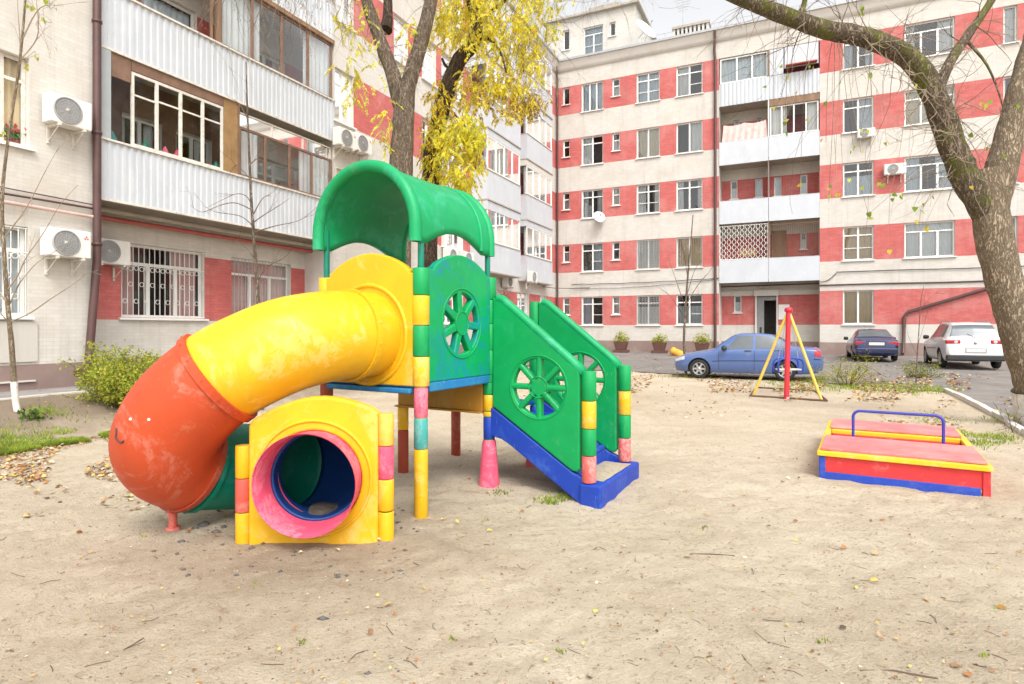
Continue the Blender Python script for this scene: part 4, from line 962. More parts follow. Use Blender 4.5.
# stairs: two side walls, stringers, treads, foot
SL = 1.06
def stair_side(x, name):
    T = lambda u, z, w: PW(x + w, -u, z)
    top = []
    for i in range(9):
        t = i / 8; top.append((1.0 - .80 * t, 1.17 + .635 * t))
    out = [(.06, .79), (.90, .255), (.955, .245), (.985, .275), (.985, 1.165)] + top[0:] + [(.155, 1.838), (.115, 1.852), (.06, 1.852)]
    o = plate('stair_wall', out, wheel_holes(.565, 1.0, .29, 8, .39, .30, .29), .085, T, M['green'], PLAY, .02)
    rl = MB(); rl.tube([PW(x, -u, z - .005) for u, z in [(.985, 1.165)] + top + [(.155, 1.84), (.10, 1.853)]], .047, 10); rl.build('top_rail', M['roofgreen'], o)
    for sg in (-1, 1): wheel_ring(.565, 1.0, .30, lambda u, z: PW(x + sg * .042, -u, z), o, 'green', .007)
    for m, a, b in (('salmon', .16, .405), ('green', .405, .65), ('yellow', .65, .90), ('green', .90, 1.17)):
        sleeveblock(x, -SL, m, a, b, .066).build('hinge_sleeve', M[m], o)
    s = MB(); s.lathe([(0, 1.17), (.055, 1.168)], PW(x, -SL, 0), (0, 0, 1), 16); s.build('cap', M['green'], o)
    for a, b in ((1.02, 1.40), (1.42, 1.84)):
        sleeveblock(x, 0, 'green', a, b, .064).build('hinge_sleeve', M['green'], o)
    st = plate('stringer', [(0.02, .50), (.16, .475), (.25, .43), (1.0, -.05), (1.10, -.05), (1.10, .16), (1.0, .20), (.90, .245), (.06, .775), (.02, .78)], [], .075, T, M['blue'], PLAY, .012)
    return o
stair_side(SQ, 'near'); stair_side(SIDE, 'far')
for k, (w0, w1, zt) in enumerate(((.0, .30, .62), (.28, .58, .47), (.56, .86, .32), (.84, .985, .155))):
    mb = MB(); mb.box(SQ + .045, SIDE - .045, -w1, -w0, zt - .05, zt, 0, PT3); mb.box(SQ + .045, SIDE - .045, -w1, -w1 + .03, zt - .2, zt - .052, 0, PT3); mb.build('stair_tread', M['blue'], PLAY, bevel=.012)
mb = MB(); mb.box(SQ - .065, SIDE + .065, -1.20, -.99, -.10, .155, 0, PT3); ft = mb.build('stair_foot', M['blue'], PLAY, bevel=.018)
mb = MB(); n = 10; V = []
for i in range(n + 1):
    for j in range(5):
        x = SQ + .10 + (SQ - .28) * i / n; y = -.87 - .29 * j / 4; V.append(PW(x, y, .157 + .022 * max(0, math.sin(PI * i / n) * math.sin(PI * j / 4)) + .006 * noise.noise(Vector((i * .7, j * .9, 0)))))
mb.add(V, [(i * 5 + j, (i + 1) * 5 + j, (i + 1) * 5 + j + 1, i * 5 + j + 1) for i in range(n) for j in range(4)], 0, True); mb.build('sand_on_step', M['sand'], ft)
# tube slide: yellow, orange and dark green bends
MX_, MZ_ = -1.457, .452
P0 = PW(0, SQ / 2, 1.50)
CTRL = [P0 + E1 * .06, P0 - E1 * .22, Vector((-1.50, 4.82, 1.49)), Vector((-1.72, 4.60, 1.43)), Vector((-1.94, 4.50, 1.33)), Vector((-2.184, 4.43, 1.183)), Vector((-2.43, 4.40, .95)),
        Vector((-2.58, 4.46, .70)), Vector((-2.57, 4.68, .51)), Vector((-2.36, 4.97, .41)), Vector((-2.08, 5.10, .38)), Vector((-1.76, 5.06, .39)), Vector((-1.53, 4.82, .42)), Vector((MX_, 4.47, MZ_))]
NS = 10; CL = spline(CTRL, NS); FR = frames(CL)
def tube_part(name, i0, i1, r0, r1, m, th=.018, parent=PLAY):
    mb = MB(); n = 40; idx = list(range(i0, i1 + 1)); V = []
    for sgn in (0, 1):
        for q, i in enumerate(idx):
            f = q / (len(idx) - 1); r = r0 + (r1 - r0) * f - sgn * th; a, b = FR[i]
            for k in range(n): t = 2 * PI * k / n; V.append(CL[i] + (a * math.cos(t) + b * math.sin(t)) * r)
    S = len(idx) * n; Fs = []
    for q in range(len(idx) - 1):
        for k in range(n):
            k2 = (k + 1) % n; a = q * n
            Fs += [(a + k, a + k2, a + n + k2, a + n + k), (S + a + n + k, S + a + n + k2, S + a + k2, S + a + k)]
    for q in (0, len(idx) - 1):
        for k in range(n): k2 = (k + 1) % n; a = q * n; Fs.append((a + k, a + k2, S + a + k2, S + a + k))
    mb.add(V, Fs, 0, True); return mb.build(name, M[m], parent, weld=True)
def flange(i, r, m, parent, w=.03, h=.022):
    a, b = FR[i]; ax = a.cross(b); mb = MB(); mb.lathe([(r - .005, -w), (r + h, -w), (r + h, w), (r - .005, w)], CL[i], ax, 44, 0, False); s = mb
    for k in range(14):
        t = 2 * PI * k / 14; c = CL[i] + (a * math.cos(t) + b * math.sin(t)) * (r + h); s.tube([c - ax * .001 - (a * math.cos(t) + b * math.sin(t)) * .01, c + (a * math.cos(t) + b * math.sin(t)) * .006], .007, 6, 0)
    mb.build('flange', [M[m], M['steel']], parent)
J1, J2, J3 = 5 * NS, 8 * NS + 1, 11 * NS - 2
ys_ = tube_part('slide_tube', 0, J1, .37, .365, 'yellow'); flange(2 * NS - 8, .375, 'yellow', ys_, .025, .014)
os_ = tube_part('slide_tube', J1, J2, .372, .368, 'orange'); flange(J1, .370, 'orange', os_)
flange(J2, .366, 'brickred', os_, .02, .02)
gs_ = tube_part('slide_tube', J2, J3, .358, .345, 'tubegreen'); flange(J2 + 2, .36, 'tubegreen', gs_, .018, .02)
tube_part('slide_tube', J3, len(CL) - 1, .338, .338, 'tunnelblue')
# hand-drawn face on the orange bend: a smile and two pale flecks
def on_tube(i, t, r):
    k = min(int(i), len(CL) - 2); f = i - k; P = []
    for j in (k, k + 1): a, b = FR[j]; P.append(CL[j] + (a * math.cos(t) + b * math.sin(t)) * r)
    return P[0].lerp(P[1], f)
def nearest_on_tube(px, py, rng, r):
    best = None
    for i in [rng[0] + q * .2 for q in range(len(rng) * 5)]:
        for k in range(240):
            p = on_tube(i, 2 * PI * k / 240, r)
            qx, qy = CX + F_PX * p.x / p.y, HZ - F_PX * (p.z - EYE) / p.y
            dd = (qx - px) ** 2 + (qy - py) ** 2
            a, b = FR[int(i)]; nrm = a * math.cos(2 * PI * k / 240) + b * math.sin(2 * PI * k / 240)
            if nrm.dot(p - Vector((0, 0, EYE))) < 0 and (best is None or dd < best[0]): best = (dd, p, nrm)
    return best
sm = [nearest_on_tube(x, y, list(range(J1, J2)), .373) for x, y in ((116.5, 428), (116, 433), (116.5, 438), (118, 441.5), (121, 442.5), (124, 440.5))]
mb = MB(); mb.tube(spline([p for _, p, n_ in sm], 3), .006, 6); mb.build('drawn_smile', M['cable'], os_)
mb = MB()
for x, y in ((130, 419), (148, 420)):
    _, p, n_ = nearest_on_tube(x, y, list(range(J1, J2)), .374); mb.lathe([(0, .002), (.009, .002), (.011, -.004)], p, n_, 8)
mb.build('paint_fleck', M['white'], os_)
# foot under the bend
fb = gp(170, 525); mb = MB(); mb.tube([Vector((-2.655, 4.66, -.1)), Vector((-2.655, 4.66, .20))], .032, 10); mb.lathe([(.02, 0), (.055, 0), (.055, .03), (.02, .03)], (-2.655, 4.66, .12), (0, 0, 1), 12); mb.lathe([(.055, .0), (.055, .06), (0, .062)], (-2.655, 4.66, -.06), (0, 0, 1), 12)
mb.build('slide_foot', M['coral'], PLAY)
# yellow mouth panel at the bottom of the slide
YP = 4.42; MX, MZ = MX_, MZ_
xl, xr = -1.935, -.985
out = [(xl, -.08), (xr, -.08), (xr, .93), (xr - .03, .955)]
for i in range(13):
    t = i / 12; out.append((xr - .05 - (xr - xl - .08) * t, .955 + .115 * math.sin(PI * (t * .92 + .04)) - .085 * t * t))
out += [(xl, .84)]
mp = plate('mouth_panel', out, [circ(MX, MZ, .352, 44)], .11, lambda u, z, w: Vector((u, YP - w, z)), M['yellow'], PLAY, .02)
mb = MB(); mb.tube([Vector((MX + .425 * math.cos(2 * PI * k / 44), YP - .052, MZ + .425 * math.sin(2 * PI * k / 44))) for k in range(45)], .014, 6, caps=False); mb.build('moulded_ring', M['yellow'], mp)
def vsleeve(x, y, m, z0, z1, parent, r=.058): s = MB(); s.lathe([(r - .014, z0 + .002), (r - .003, z0 + .003), (r, z0 + .01), (r, z1 - .01), (r - .003, z1 - .003), (r - .014, z1 - .002)], (x, y, 0), (0, 0, 1), 20); s.lathe([(0, z1 - .002), (r - .014, z1 - .002)], (x, y, 0), (0, 0, 1), 20); s.build('hinge_sleeve', M[m], parent)
for m, a, b in (('yellow', -.08, .195), ('coral', .195, .446), ('yellow', .446, .69)): vsleeve(xl - .058, YP, m, a, b, mp)
for m, a, b in (('yellow', -.08, .20), ('yellow', .205, .44), ('pink', .44, .685), ('yellow', .685, .925)): vsleeve(xr + .05, YP, m, a, b, mp)
lip = MB(); n = 44
prof = [(.352, .14), (.350, -.10), (.352, -.20), (.362, -.255), (.368, -.262), (.356, -.245), (.342, -.17), (.337, -.06), (.335, .14)]
lip.lathe(prof, (MX, YP, MZ), (0, 1, 0), n); lip.build('slide_mouth', M['pink'], PLAY)
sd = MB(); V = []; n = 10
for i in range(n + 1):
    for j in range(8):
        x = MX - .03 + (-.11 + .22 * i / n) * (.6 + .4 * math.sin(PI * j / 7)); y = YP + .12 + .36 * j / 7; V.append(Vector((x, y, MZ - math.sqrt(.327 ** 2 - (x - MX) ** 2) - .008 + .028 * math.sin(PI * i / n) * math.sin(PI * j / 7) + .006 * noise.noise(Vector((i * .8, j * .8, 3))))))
sd.add(V, [(i * 8 + j, (i + 1) * 8 + j, (i + 1) * 8 + j + 1, i * 8 + j + 1) for i in range(n) for j in range(7)], 0, True); sd.build('sand_in_mouth', mat('shade_darkened_sand', (.10, .086, .068), .95, .3, 14, .4, 60), PLAY)  # sand colour darkened to stand in for shade inside the slide
# ------------------------------------------------------------------ sandbox with lids
A0 = Vector((3.21, 6.19, 0)); ux = Vector((.86, -.51, 0)).normalized(); uy = Vector((.51, .86, 0)).normalized(); LX, LY = 1.38, 2.38
M['lidred'] = mat('faded_red_board', (.70, .16, .16), .6, .10, 3, .15, 30, worn=((.76, .36, .33), .20, 2.2), stretch=(1, 1, 1))
M['boxred'] = mat('red_board', (.66, .035, .04), .5, .08, 3, .08, 30, worn=((.74, .25, .2), .08, 5)); M['boxyellow'] = mat('yellow_board', (.82, .50, .015), .5, .08, 3, .08, worn=((.8, .66, .4), .1, 5))
M['boxblue'] = mat('blue_board', (.015, .06, .42), .5, .1, 3, .08, worn=((.1, .15, .4), .1, 6)); M['barblue'] = mat('blue_bar', (.035, .05, .36), .4, .1)
SB = empty('sandbox', A0, 'low wooden sandbox with faded red lids, yellow rails and blue base', 'sandbox')
Tsb = lambda p: A0 + ux * p.x + uy * p.y + Vector((0, 0, p.z))
def sbx(name, m, boxes, bevel=.006):
    mb = MB()
    for b in boxes: mb.box(*b, 0, Tsb)
    return mb.build(name, M[m], SB, bevel=bevel)
for y in (0, LY - .04): sbx('long_side', 'boxred', [(.02, LX - .02, y, y + .04, .06, .235)])
for x in (0, LX - .04): sbx('short_side', 'boxred', [(x, x + .04, .045, LY - .045, .05, .235)])
sbx('base_board', 'boxblue', [(.03, LX - .06, -.012, -.002, -.06, .075)])
for x, y in ((-.015, -.015), (LX - .045, -.015), (-.015, LY - .045), (LX - .045, LY - .045)): sbx('corner_post', 'boxblue' if x < 0 else 'boxred', [(x, x + .06, y, y + .06, -.08, .234)])
sbx('edge_rail', 'boxyellow', [(-.03, LX + .03, -.035, .03, .238, .285)])
sbx('edge_rail', 'boxyellow', [(-.03, .035, .035, LY - .035, .238, .283)]); sbx('edge_rail', 'boxyellow', [(LX - .035, LX + .03, .035, LY - .035, .238, .283)])
sbx('edge_rail', 'boxyellow', [(.04, LX - .04, 1.52, 1.60, .238, .287)])
sbx('inner_board', 'boxred', [(.045, LX - .045, 1.49, 1.515, .02, .24)])
sbx('lid', 'lidred', [(.0, LX, .034, .93, .287, .312)]); sbx('lid', 'lidred', [(.02, LX - .02, 1.605, LY, .289, .314)])
mb = MB(); mb.box(.04, LX - .04, .95, 1.48, -.02, .06, 0, Tsb); mb.build('sand_fill', M['sand'], SB)
mb = MB(); q = []
for x, z in ((.28, .25), (.28, .50)): q.append((x, z))
for k in range(6): t = PI - PI / 2 * k / 5; q.append((.35 + .07 * math.cos(t), .535 + .07 * math.sin(t)))
for k in range(6): t = PI / 2 - PI / 2 * k / 5; q.append((1.06 + .07 * math.cos(t), .535 + .07 * math.sin(t)))
q += [(1.13, .50), (1.13, .25)]
mb.tube([Tsb(Vector((x, .98, z))) for x, z in q], .016, 10); mb.build('hand_bar', M['barblue'], SB)
# ------------------------------------------------------------------ swing
sw0 = gp(787, 398); SWY = sw0.y
SW = empty('swing', sw0, 'small A-frame swing with yellow legs, red post and white seat on a ground frame', 'swing')
M['legyellow'] = mat('yellow_steel', (.80, .58, .10), .45, .08, 4, worn=((.7, .6, .4), .1, 6)); M['postred'] = mat('red_steel', (.66, .025, .035), .4, .12, 3, worn=((.35, .02, .2), .12, 2.5))
ap = at(788.5, 310.5, SWY); far_ = Vector((.90, 1.95, 0))
for px, py in ((752.5, 395.5), (822.5, 400.5)):
    f = gp(px, py); f.z = -.05; mb = MB(); mb.tube([f, ap + (f - ap).normalized() * .02], .032, 10); mb.build('leg', M['legyellow'], SW)
mb = MB(); mb.tube([gp(786.5, 399) - Vector((0, 0, .05)), ap - Vector((0, 0, .03))], .055, 12); mb.build('post', M['postred'], SW)
mb = MB(); mb.tube([gp(787, 398) + far_ - Vector((0, 0, .05)), ap + far_], .04, 10); mb.build('post', M['legyellow'], SW)
mb = MB(); mb.tube([ap - Vector((0, .05, 0)), ap + far_ + Vector((0, .05, 0))], .035, 10); mb.build('crossbar', M['postred'], SW)
mb = MB(); mb.lathe([(0, .075), (.05, .07), (.085, .04), (.09, -.02), (.06, -.04)], ap, (0, 0, 1), 16); mb.build('cap', M['postred'], SW)
mb = MB()
a_, b_ = gp(750, 396.5), gp(827, 401.5); c_, d_ = a_ + far_ + Vector((.05, 0, 0)), b_ + far_ + Vector((-.15, 0, 0))
for p, q in ((a_, b_), (c_, d_), (a_, c_), (b_, d_)): mb.tube([p + Vector((0, 0, .02)), q + Vector((0, 0, .02))], .022, 6)
M['rust'] = mat('rusty_steel', (.16, .09, .055), .8, .3, 8); mb.build('ground_frame', M['rust'], SW)
sc = ap + far_ * .5; zs = .56
mb = MB(); mb.box(-.27, .27, -.12, .12, zs, zs + .035, 0, lambda p: Vector((sc.x + p.x, sc.y + p.y, p.z))); mb.build('seat', M['oldwhite'], SW, bevel=.01)
mb = MB()
for sy in (-.13, .13):
    mb.tube(spline([Vector((sc.x - .29, sc.y + sy, zs - .06)), Vector((sc.x - .30, sc.y + sy, zs + .16)), Vector((sc.x - .22, sc.y + sy, zs + .27)), Vector((sc.x, sc.y + sy, zs + .29)), Vector((sc.x + .22, sc.y + sy, zs + .27)), Vector((sc.x + .30, sc.y + sy, zs + .16)), Vector((sc.x + .29, sc.y + sy, zs - .06))], 4), .024, 8)
mb.build('seat_frame', M['boxblue'], SW)
mb = MB()
for sx in (-.02, .02): mb.tube([Vector((sc.x + sx * 12, sc.y, zs + .28)), Vector((sc.x + sx, sc.y, ap.z))], .010, 5)
mb.build('hanger_rods', M['steel'], SW)
# ------------------------------------------------------------------ parked cars
def crom(vals, t):
    n = len(vals) - 1; i = min(int(t), n - 1); f = t - i
    p0, p1, p2, p3 = vals[max(i - 1, 0)], vals[i], vals[i + 1], vals[min(i + 2, n)]
    m1, m2 = (p2 - p0) / 2, (p3 - p1) / 2
    if (p1 - p0) * (p2 - p1) <= 0: m1 = 0
    if (p2 - p1) * (p3 - p2) <= 0: m2 = 0
    return (2 * f ** 3 - 3 * f * f + 1) * p1 + (f ** 3 - 2 * f * f + f) * m1 + (-2 * f ** 3 + 3 * f * f) * p2 + (f ** 3 - f * f) * m2
class Car:
    def __init__(s, st, L): s.st = st; s.L = L; s.X = [q[0] for q in st]
    def par(s, x):
        for i in range(len(s.X) - 1):
            if x <= s.X[i + 1]: return i + (x - s.X[i]) / (s.X[i + 1] - s.X[i])
        return len(s.X) - 1
    def S(s, x, v, side=1):
        t = s.par(max(0, min(s.L, x))); zb, zs, zt, wb, ws, wt = [crom([q[k] for q in s.st], t) for k in range(1, 7)]
        Y = [0, wb * .8, wb, ws, ws * .99, ws * .945, wt, wt * .82, 0]; Z = [zb, zb, zb + .06, zb + (zs - zb) * .5, zs - .05, zs, zt - .045, zt - .008, zt + .015]
        return Vector((s.L / 2 - x, side * crom(Y, v), crom(Z, v)))
    def grid(s, x0, x1, v0, v1, nxx, nv, side, off, fx=None):
        P = []
        for i in range(nxx + 1):
            for j in range(nv + 1):
                v = v0 + (v1 - v0) * j / nv; g = j / nv; xa, xb = (x0, x1) if fx is None else (x0 + (fx[0] - x0) * g, x1 + (fx[1] - x1) * g)
                x = xa + (xb - xa) * i / nxx; e = .01
                p = s.S(x, v, side); n = (s.S(x + e, v, side) - s.S(x - e, v, side)).cross(s.S(x, min(8, v + .03), side) - s.S(x, max(0, v - .03), side))
                n = n.normalized() if n.length > 1e-9 else Vector((0, 0, 1))
                if n.dot(p - Vector((p.x, 0, .6))) < 0: n = -n
                P.append(p + n * off)
        return P, [(i * (nv + 1) + j, (i + 1) * (nv + 1) + j, (i + 1) * (nv + 1) + j + 1, i * (nv + 1) + j + 1) for i in range(nxx) for j in range(nv)]
def carpaint(name, col): return mat(name, col, .28, .04, 2, 0, coat=.7, dirt=((.30, .26, .22), .02, 2))
M['tyre'] = mat('tyre_rubber', (.022, .021, .02), .85, .2); M['rim'] = mat('alloy_rim', (.50, .50, .50), .35, .1, metal=.8)
M['carglass'] = mat('tinted_car_glass', (.09, .105, .115), .05, .1, spec=1.0); M['lightred'] = mat('red_lamp_glass', (.42, .012, .015), .15, .1, 20, spec=.8); M['plate'] = mat('number_plate', (.68, .68, .66), .4, .03)
M['clearlamp'] = mat('clear_lamp_glass', (.55, .56, .58), .12, .1, spec=.9); M['bumperblack'] = mat('black_bumper', (.03, .03, .032), .6, .1)
def make_car(name, pos, head, st, L, paint, wheels, wr, label, glass, W, kind, frontlamps=True):
    root = empty(name, pos, label, 'car', 'cars parked in the courtyard')
    hd = Vector((head[0], head[1], 0)).normalized(); lf = Vector((-hd.y, hd.x, 0)); T = lambda p: Vector(pos) + hd * p.x + lf * p.y + Vector((0, 0, p.z))
    c = Car(st, L); mb = MB(); nx_, nv = 72, 40; V = []
    for i in range(nx_ + 1):
        x = L * i / nx_; ring_ = [c.S(x, 8 * j / nv, 1) for j in range(nv + 1)] + [c.S(x, 8 * j / nv, -1) for j in range(nv - 1, 0, -1)]; V += ring_
    R_ = 2 * nv; Fs = [(i * R_ + j, i * R_ + (j + 1) % R_, (i + 1) * R_ + (j + 1) % R_, (i + 1) * R_ + j) for i in range(nx_) for j in range(R_)]
    Fs += [tuple(range(R_))[::-1], tuple(nx_ * R_ + j for j in range(R_))]
    mb.add([T(p) for p in V], Fs, 0, True); body = mb.build('body', [paint, M['bumperblack']], root, weld=True)
    cut = MB()
    for wx in wheels:
        for sy in (-1, 1): cut.lathe([(0, 0), (wr + .05, 0), (wr + .05, .34), (0, .34)], T(Vector((L / 2 - wx, sy * (W / 2 + .1) - (sy * .34 if False else 0), wr))), -lf * sy, 36)
    for v in (0,): pass
    co_ = cut.build('cutter', M['bumperblack'], None, weld=True)
    md = body.modifiers.new('arch', 'BOOLEAN'); md.object = co_; md.operation = 'DIFFERENCE'; md.solver = 'EXACT'; md.material_mode = 'TRANSFER' if hasattr(md, 'material_mode') else md.material_mode
    dg = bpy.context.evaluated_depsgraph_get(); me = bpy.data.meshes.new_from_object(body.evaluated_get(dg)); body.modifiers.clear(); body.data = me; bpy.data.objects.remove(co_)
    for p in me.polygons: p.use_smooth = True
    try: me.set_sharp_from_angle(angle=.6)
    except Exception: pass
    def patch(nm, mt, x0, x1, v0, v1, sides=(1, -1), off=.006, fx=None, parent=body, n=(10, 6)):
        for sd in sides:
            g = MB(); P, F_ = c.grid(x0, x1, v0, v1, n[0], n[1], sd, off, fx); g.add([T(p) for p in P], F_, 0, True); g.build(nm, M[mt], parent)
    for (x0, x1, fx) in glass['side']: patch('side_window', 'carglass', x0, x1, 5.12, 5.93, fx=fx)
    for nm, (x0, x1, fx) in (('windscreen', glass['front']), ('rear_window', glass['rear'])):
        g = MB()
        for sd in (1, -1):
            P = []; n_ = 10
            for i in range(n_ + 1):
                for j in range(9):
                    x = x0 + (x1 - x0) * i / n_; f = j / 8; p = c.S(x, 8, 1).lerp(c.S(x, 6.15, sd), f) if False else c.S(x, 8 - 1.85 * f, sd); P.append(T(p + Vector((-.004 if nm == 'rear_window' else .004, 0, .009))))
            g.add(P, [(i * 9 + j, (i + 1) * 9 + j, (i + 1) * 9 + j + 1, i * 9 + j + 1) for i in range(n_) for j in range(8)], 0, True)
        g.build(nm, M['carglass'], body)
    for x in glass['seams']: patch('door_seam', 'bumperblack', x, x + .012, 2.2, 5.05, off=.002, n=(1, 10))
    for x in glass['handles']: patch('door_handle', 'bumperblack', x, x + .2, 4.15, 4.4, off=.02, n=(3, 2))
    patch('side_strip', 'bumperblack', wheels[0] + wr + .1, wheels[1] - wr - .1, 3.08, 3.15, off=.006, n=(8, 1))
    for wx in wheels:
        for sy in (-1, 1):
            o = T(Vector((L / 2 - wx, sy * (W / 2 - .02), wr))); ax = lf * sy
            t = MB(); t.lathe([(wr * .62, -.17), (wr - .03, -.19), (wr, -.16), (wr, -.03), (wr - .03, .0), (wr * .66, -.005), (wr * .64, -.03)], o, ax, 32); wh = t.build('wheel', M['tyre'], root)
            r_ = MB(); r_.lathe([(wr * .66, -.01), (wr * .62, .0), (wr * .58, -.03), (wr * .56, -.09)], o, ax, 32); e1 = hd; e2 = Vector((0, 0, 1))
            for q in range(6):
                a = 2 * PI * q / 6; dv = e1 * math.cos(a) + e2 * math.sin(a); tv = -e1 * math.sin(a) + e2 * math.cos(a); w_ = wr * .11
                r_.hexa([o + dv * wr * .12 - tv * w_ - ax * .05, o + dv * wr * .12 + tv * w_ - ax * .05, o + dv * wr * .60 + tv * w_ * .8 - ax * .05, o + dv * wr * .60 - tv * w_ * .8 - ax * .05, o + dv * wr * .12 - tv * w_ - ax * .012, o + dv * wr * .12 + tv * w_ - ax * .012, o + dv * wr * .60 + tv * w_ * .8 - ax * .008, o + dv * wr * .60 - tv * w_ * .8 - ax * .008])
            r_.lathe([(0, -.005), (wr * .15, -.008), (wr * .17, -.05)], o, ax, 16); r_.build('rim', M['rim'], wh)
            d_ = MB(); d_.lathe([(0, -.09), (wr * .62, -.09)], o, ax, 24); d_.build('brake_disc', M['bumperblack'], wh)
    for sy in (-1, 1):
        m_ = MB(); xm, zm = glass['mirror']; p = Vector((L / 2 - xm, sy * (W / 2 - .02), zm)); m_.lathe([(0, -.1), (.06, -.09), (.085, -.02), (.075, .08), (0, .1)], T(p + Vector((0, sy * .10, 0))), lf, 12); m_.tube([T(p), T(p + Vector((0, sy * .09, -.01)))], .025, 6); m_.build('mirror', M['bumperblack'] if kind != 'same' else paint, root)
    return root, c, T, patch, body
# blue saloon, side on
SED = [(0, .28, .52, .56, .42, .50, .40), (.06, .22, .58, .63, .56, .66, .52), (.28, .19, .66, .725, .68, .78, .64), (.75, .18, .745, .82, .74, .825, .68), (1.18, .18, .83, .905, .76, .835, .69), (1.42, .18, .86, 1.09, .76, .84, .65), (1.86, .18, .885, 1.355, .76, .84, .575),
       (2.35, .18, .90, 1.395, .76, .84, .575), (2.85, .18, .915, 1.36, .76, .84, .565), (3.12, .18, .925, 1.25, .76, .838, .59), (3.48, .19, .935, 1.03, .75, .83, .66), (3.72, .20, .935, 1.0, .74, .82, .67), (4.08, .24, .915, .975, .68, .76, .62), (4.20, .30, .84, .90, .60, .69, .55), (4.255, .36, .66, .70, .5, .58, .45)]
fw = gp(699, 378.6); hd = (-UR.x, -UR.y); L_ = 4.255
M['blue_paint'] = carpaint('mid_blue_car_paint', (.075, .135, .33)); M['navy_paint'] = carpaint('dark_blue_car_paint', (.006, .013, .085)); M['white_paint'] = carpaint('white_car_paint', (.66, .66, .645))
H_ = Vector((hd[0], hd[1], 0)); LFT = Vector((-H_.y, H_.x, 0)); ctr = fw - H_ * (L_ / 2 - .80) - LFT * .80; ctr.z = base_h(ctr.x, ctr.y) + .015
root, c, T, patch, body = make_car('saloon_car', ctr, hd, SED, L_, M['blue_paint'], (.80, 3.24), .295, 'mid-blue saloon car parked side-on behind the swing', dict(side=[(1.52, 2.36, (1.93, 2.36)), (2.44, 3.14, (2.44, 2.98)), (3.19, 3.42, (3.04, 3.14))], front=(1.26, 1.82, None), rear=(2.92, 3.42, None), seams=(1.38, 2.395, 3.2), handles=(2.12, 2.95), mirror=(1.55, .95)), 1.68, 'dark')
patch('tail_lamp', 'lightred', 4.02, 4.19, 3.5, 5.2, off=.008); patch('headlamp', 'clearlamp', .06, .36, 3.7, 4.9, off=.008); patch('bumper_seam', 'bumperblack', 4.0, 4.2, 3.2, 3.3, off=.006)
mb = MB(); mb.box(-L_ / 2 - .022, -L_ / 2 - .012, -.26, .26, .56, .67, 0, T); mb.build('number_plate', M['plate'], root); mb = MB(); mb.box(-L_ / 2 - .018, -L_ / 2 + .02, -.29, .29, .53, .70, 0, T); mb.build('plate_frame', M['bumperblack'], root)
# dark blue coupe and white crossover: both nose to the wall, seen from behind
hw = (-NR.x, -NR.y)
CPE = [(0, .28, .52, .56, .45, .55, .45), (.08, .22, .58, .63, .6, .70, .55), (.4, .19, .66, .73, .70, .80, .66), (.9, .18, .74, .82, .76, .845, .70), (1.45, .18, .83, .90, .78, .855, .70), (1.75, .18, .855, 1.10, .78, .855, .65), (2.2, .18, .87, 1.31, .78, .855, .57), (2.7, .18, .88, 1.35, .78, .855, .565),
       (3.15, .18, .89, 1.30, .78, .855, .56), (3.42, .19, .90, 1.19, .78, .85, .60), (3.72, .20, .91, 1.0, .77, .84, .68), (3.95, .22, .905, .975, .76, .83, .70), (4.25, .25, .885, .95, .73, .80, .69), (4.38, .29, .84, .90, .70, .77, .66), (4.43, .34, .70, .74, .62, .70, .58)]
ps = gp(876, 363, .12); ps += Vector((-NR.x, -NR.y, 0)) * 2.0; ps.z = base_h(ps.x, ps.y) + .015
root, c, T, patch, body = make_car('coupe_car', ps, hw, CPE, 4.43, M['navy_paint'], (.85, 3.55), .31, 'dark blue coupe parked nose to the wall, its boot towards the yard', dict(side=[(1.85, 2.9, (2.28, 2.75)), (2.98, 3.55, (2.85, 3.2))], front=(1.5, 2.15, None), rear=(3.2, 3.68, None), seams=(1.6, 2.95), handles=(2.65,), mirror=(1.8, .93)), 1.71, 'dark')
mb = MB(); mb.box(-2.232, -2.222, -.28, .28, .68, .80, 0, T); mb.build('number_plate', M['plate'], root); mb = MB(); mb.box(-2.228, -2.15, -.31, .31, .65, .83, 0, T); mb.build('plate_frame', M['bumperblack'], root)
for sy in (-1, 1):
    mb = MB(); mb.box(-2.20, -2.05, sy * .40 if sy > 0 else -.78, .78 if sy > 0 else -.40, .66, .83, 0, T); mb.build('tail_lamp', M['lightred'], root, bevel=.02)
mb = MB(); mb.box(-2.262, -2.1, -.76, .76, .33, .56, 0, T); mb.build('bumper', M['navy_paint'], root, bevel=.04)
mb = MB(); mb.box(-2.268, -2.255, -.74, .74, .44, .475, 0, T); mb.build('bumper_strip', M['bumperblack'], root)
SUV = [(0, .34, .66, .70, .5, .60, .5), (.08, .28, .76, .82, .66, .76, .6), (.4, .25, .86, .94, .76, .86, .7), (.95, .24, .95, 1.03, .82, .90, .74), (1.2, .24, .99, 1.08, .83, .905, .74), (1.5, .24, 1.02, 1.30, .83, .905, .69), (1.95, .24, 1.04, 1.58, .83, .905, .615), (2.6, .24, 1.06, 1.665, .83, .905, .62),
       (3.4, .24, 1.08, 1.65, .83, .905, .62), (3.85, .25, 1.08, 1.58, .83, .895, .61), (4.05, .27, 1.06, 1.42, .82, .88, .64), (4.22, .29, 1.03, 1.12, .81, .87, .74), (4.36, .33, .98, 1.03, .79, .85, .74), (4.41, .36, .80, .84, .75, .82, .70), (4.43, .40, .70, .73, .7, .76, .66)]
ps = gp(975, 372.5, 0.02) + Vector((-NR.x, -NR.y, 0)) * 2.1; ps.z = base_h(ps.x, ps.y) + .015
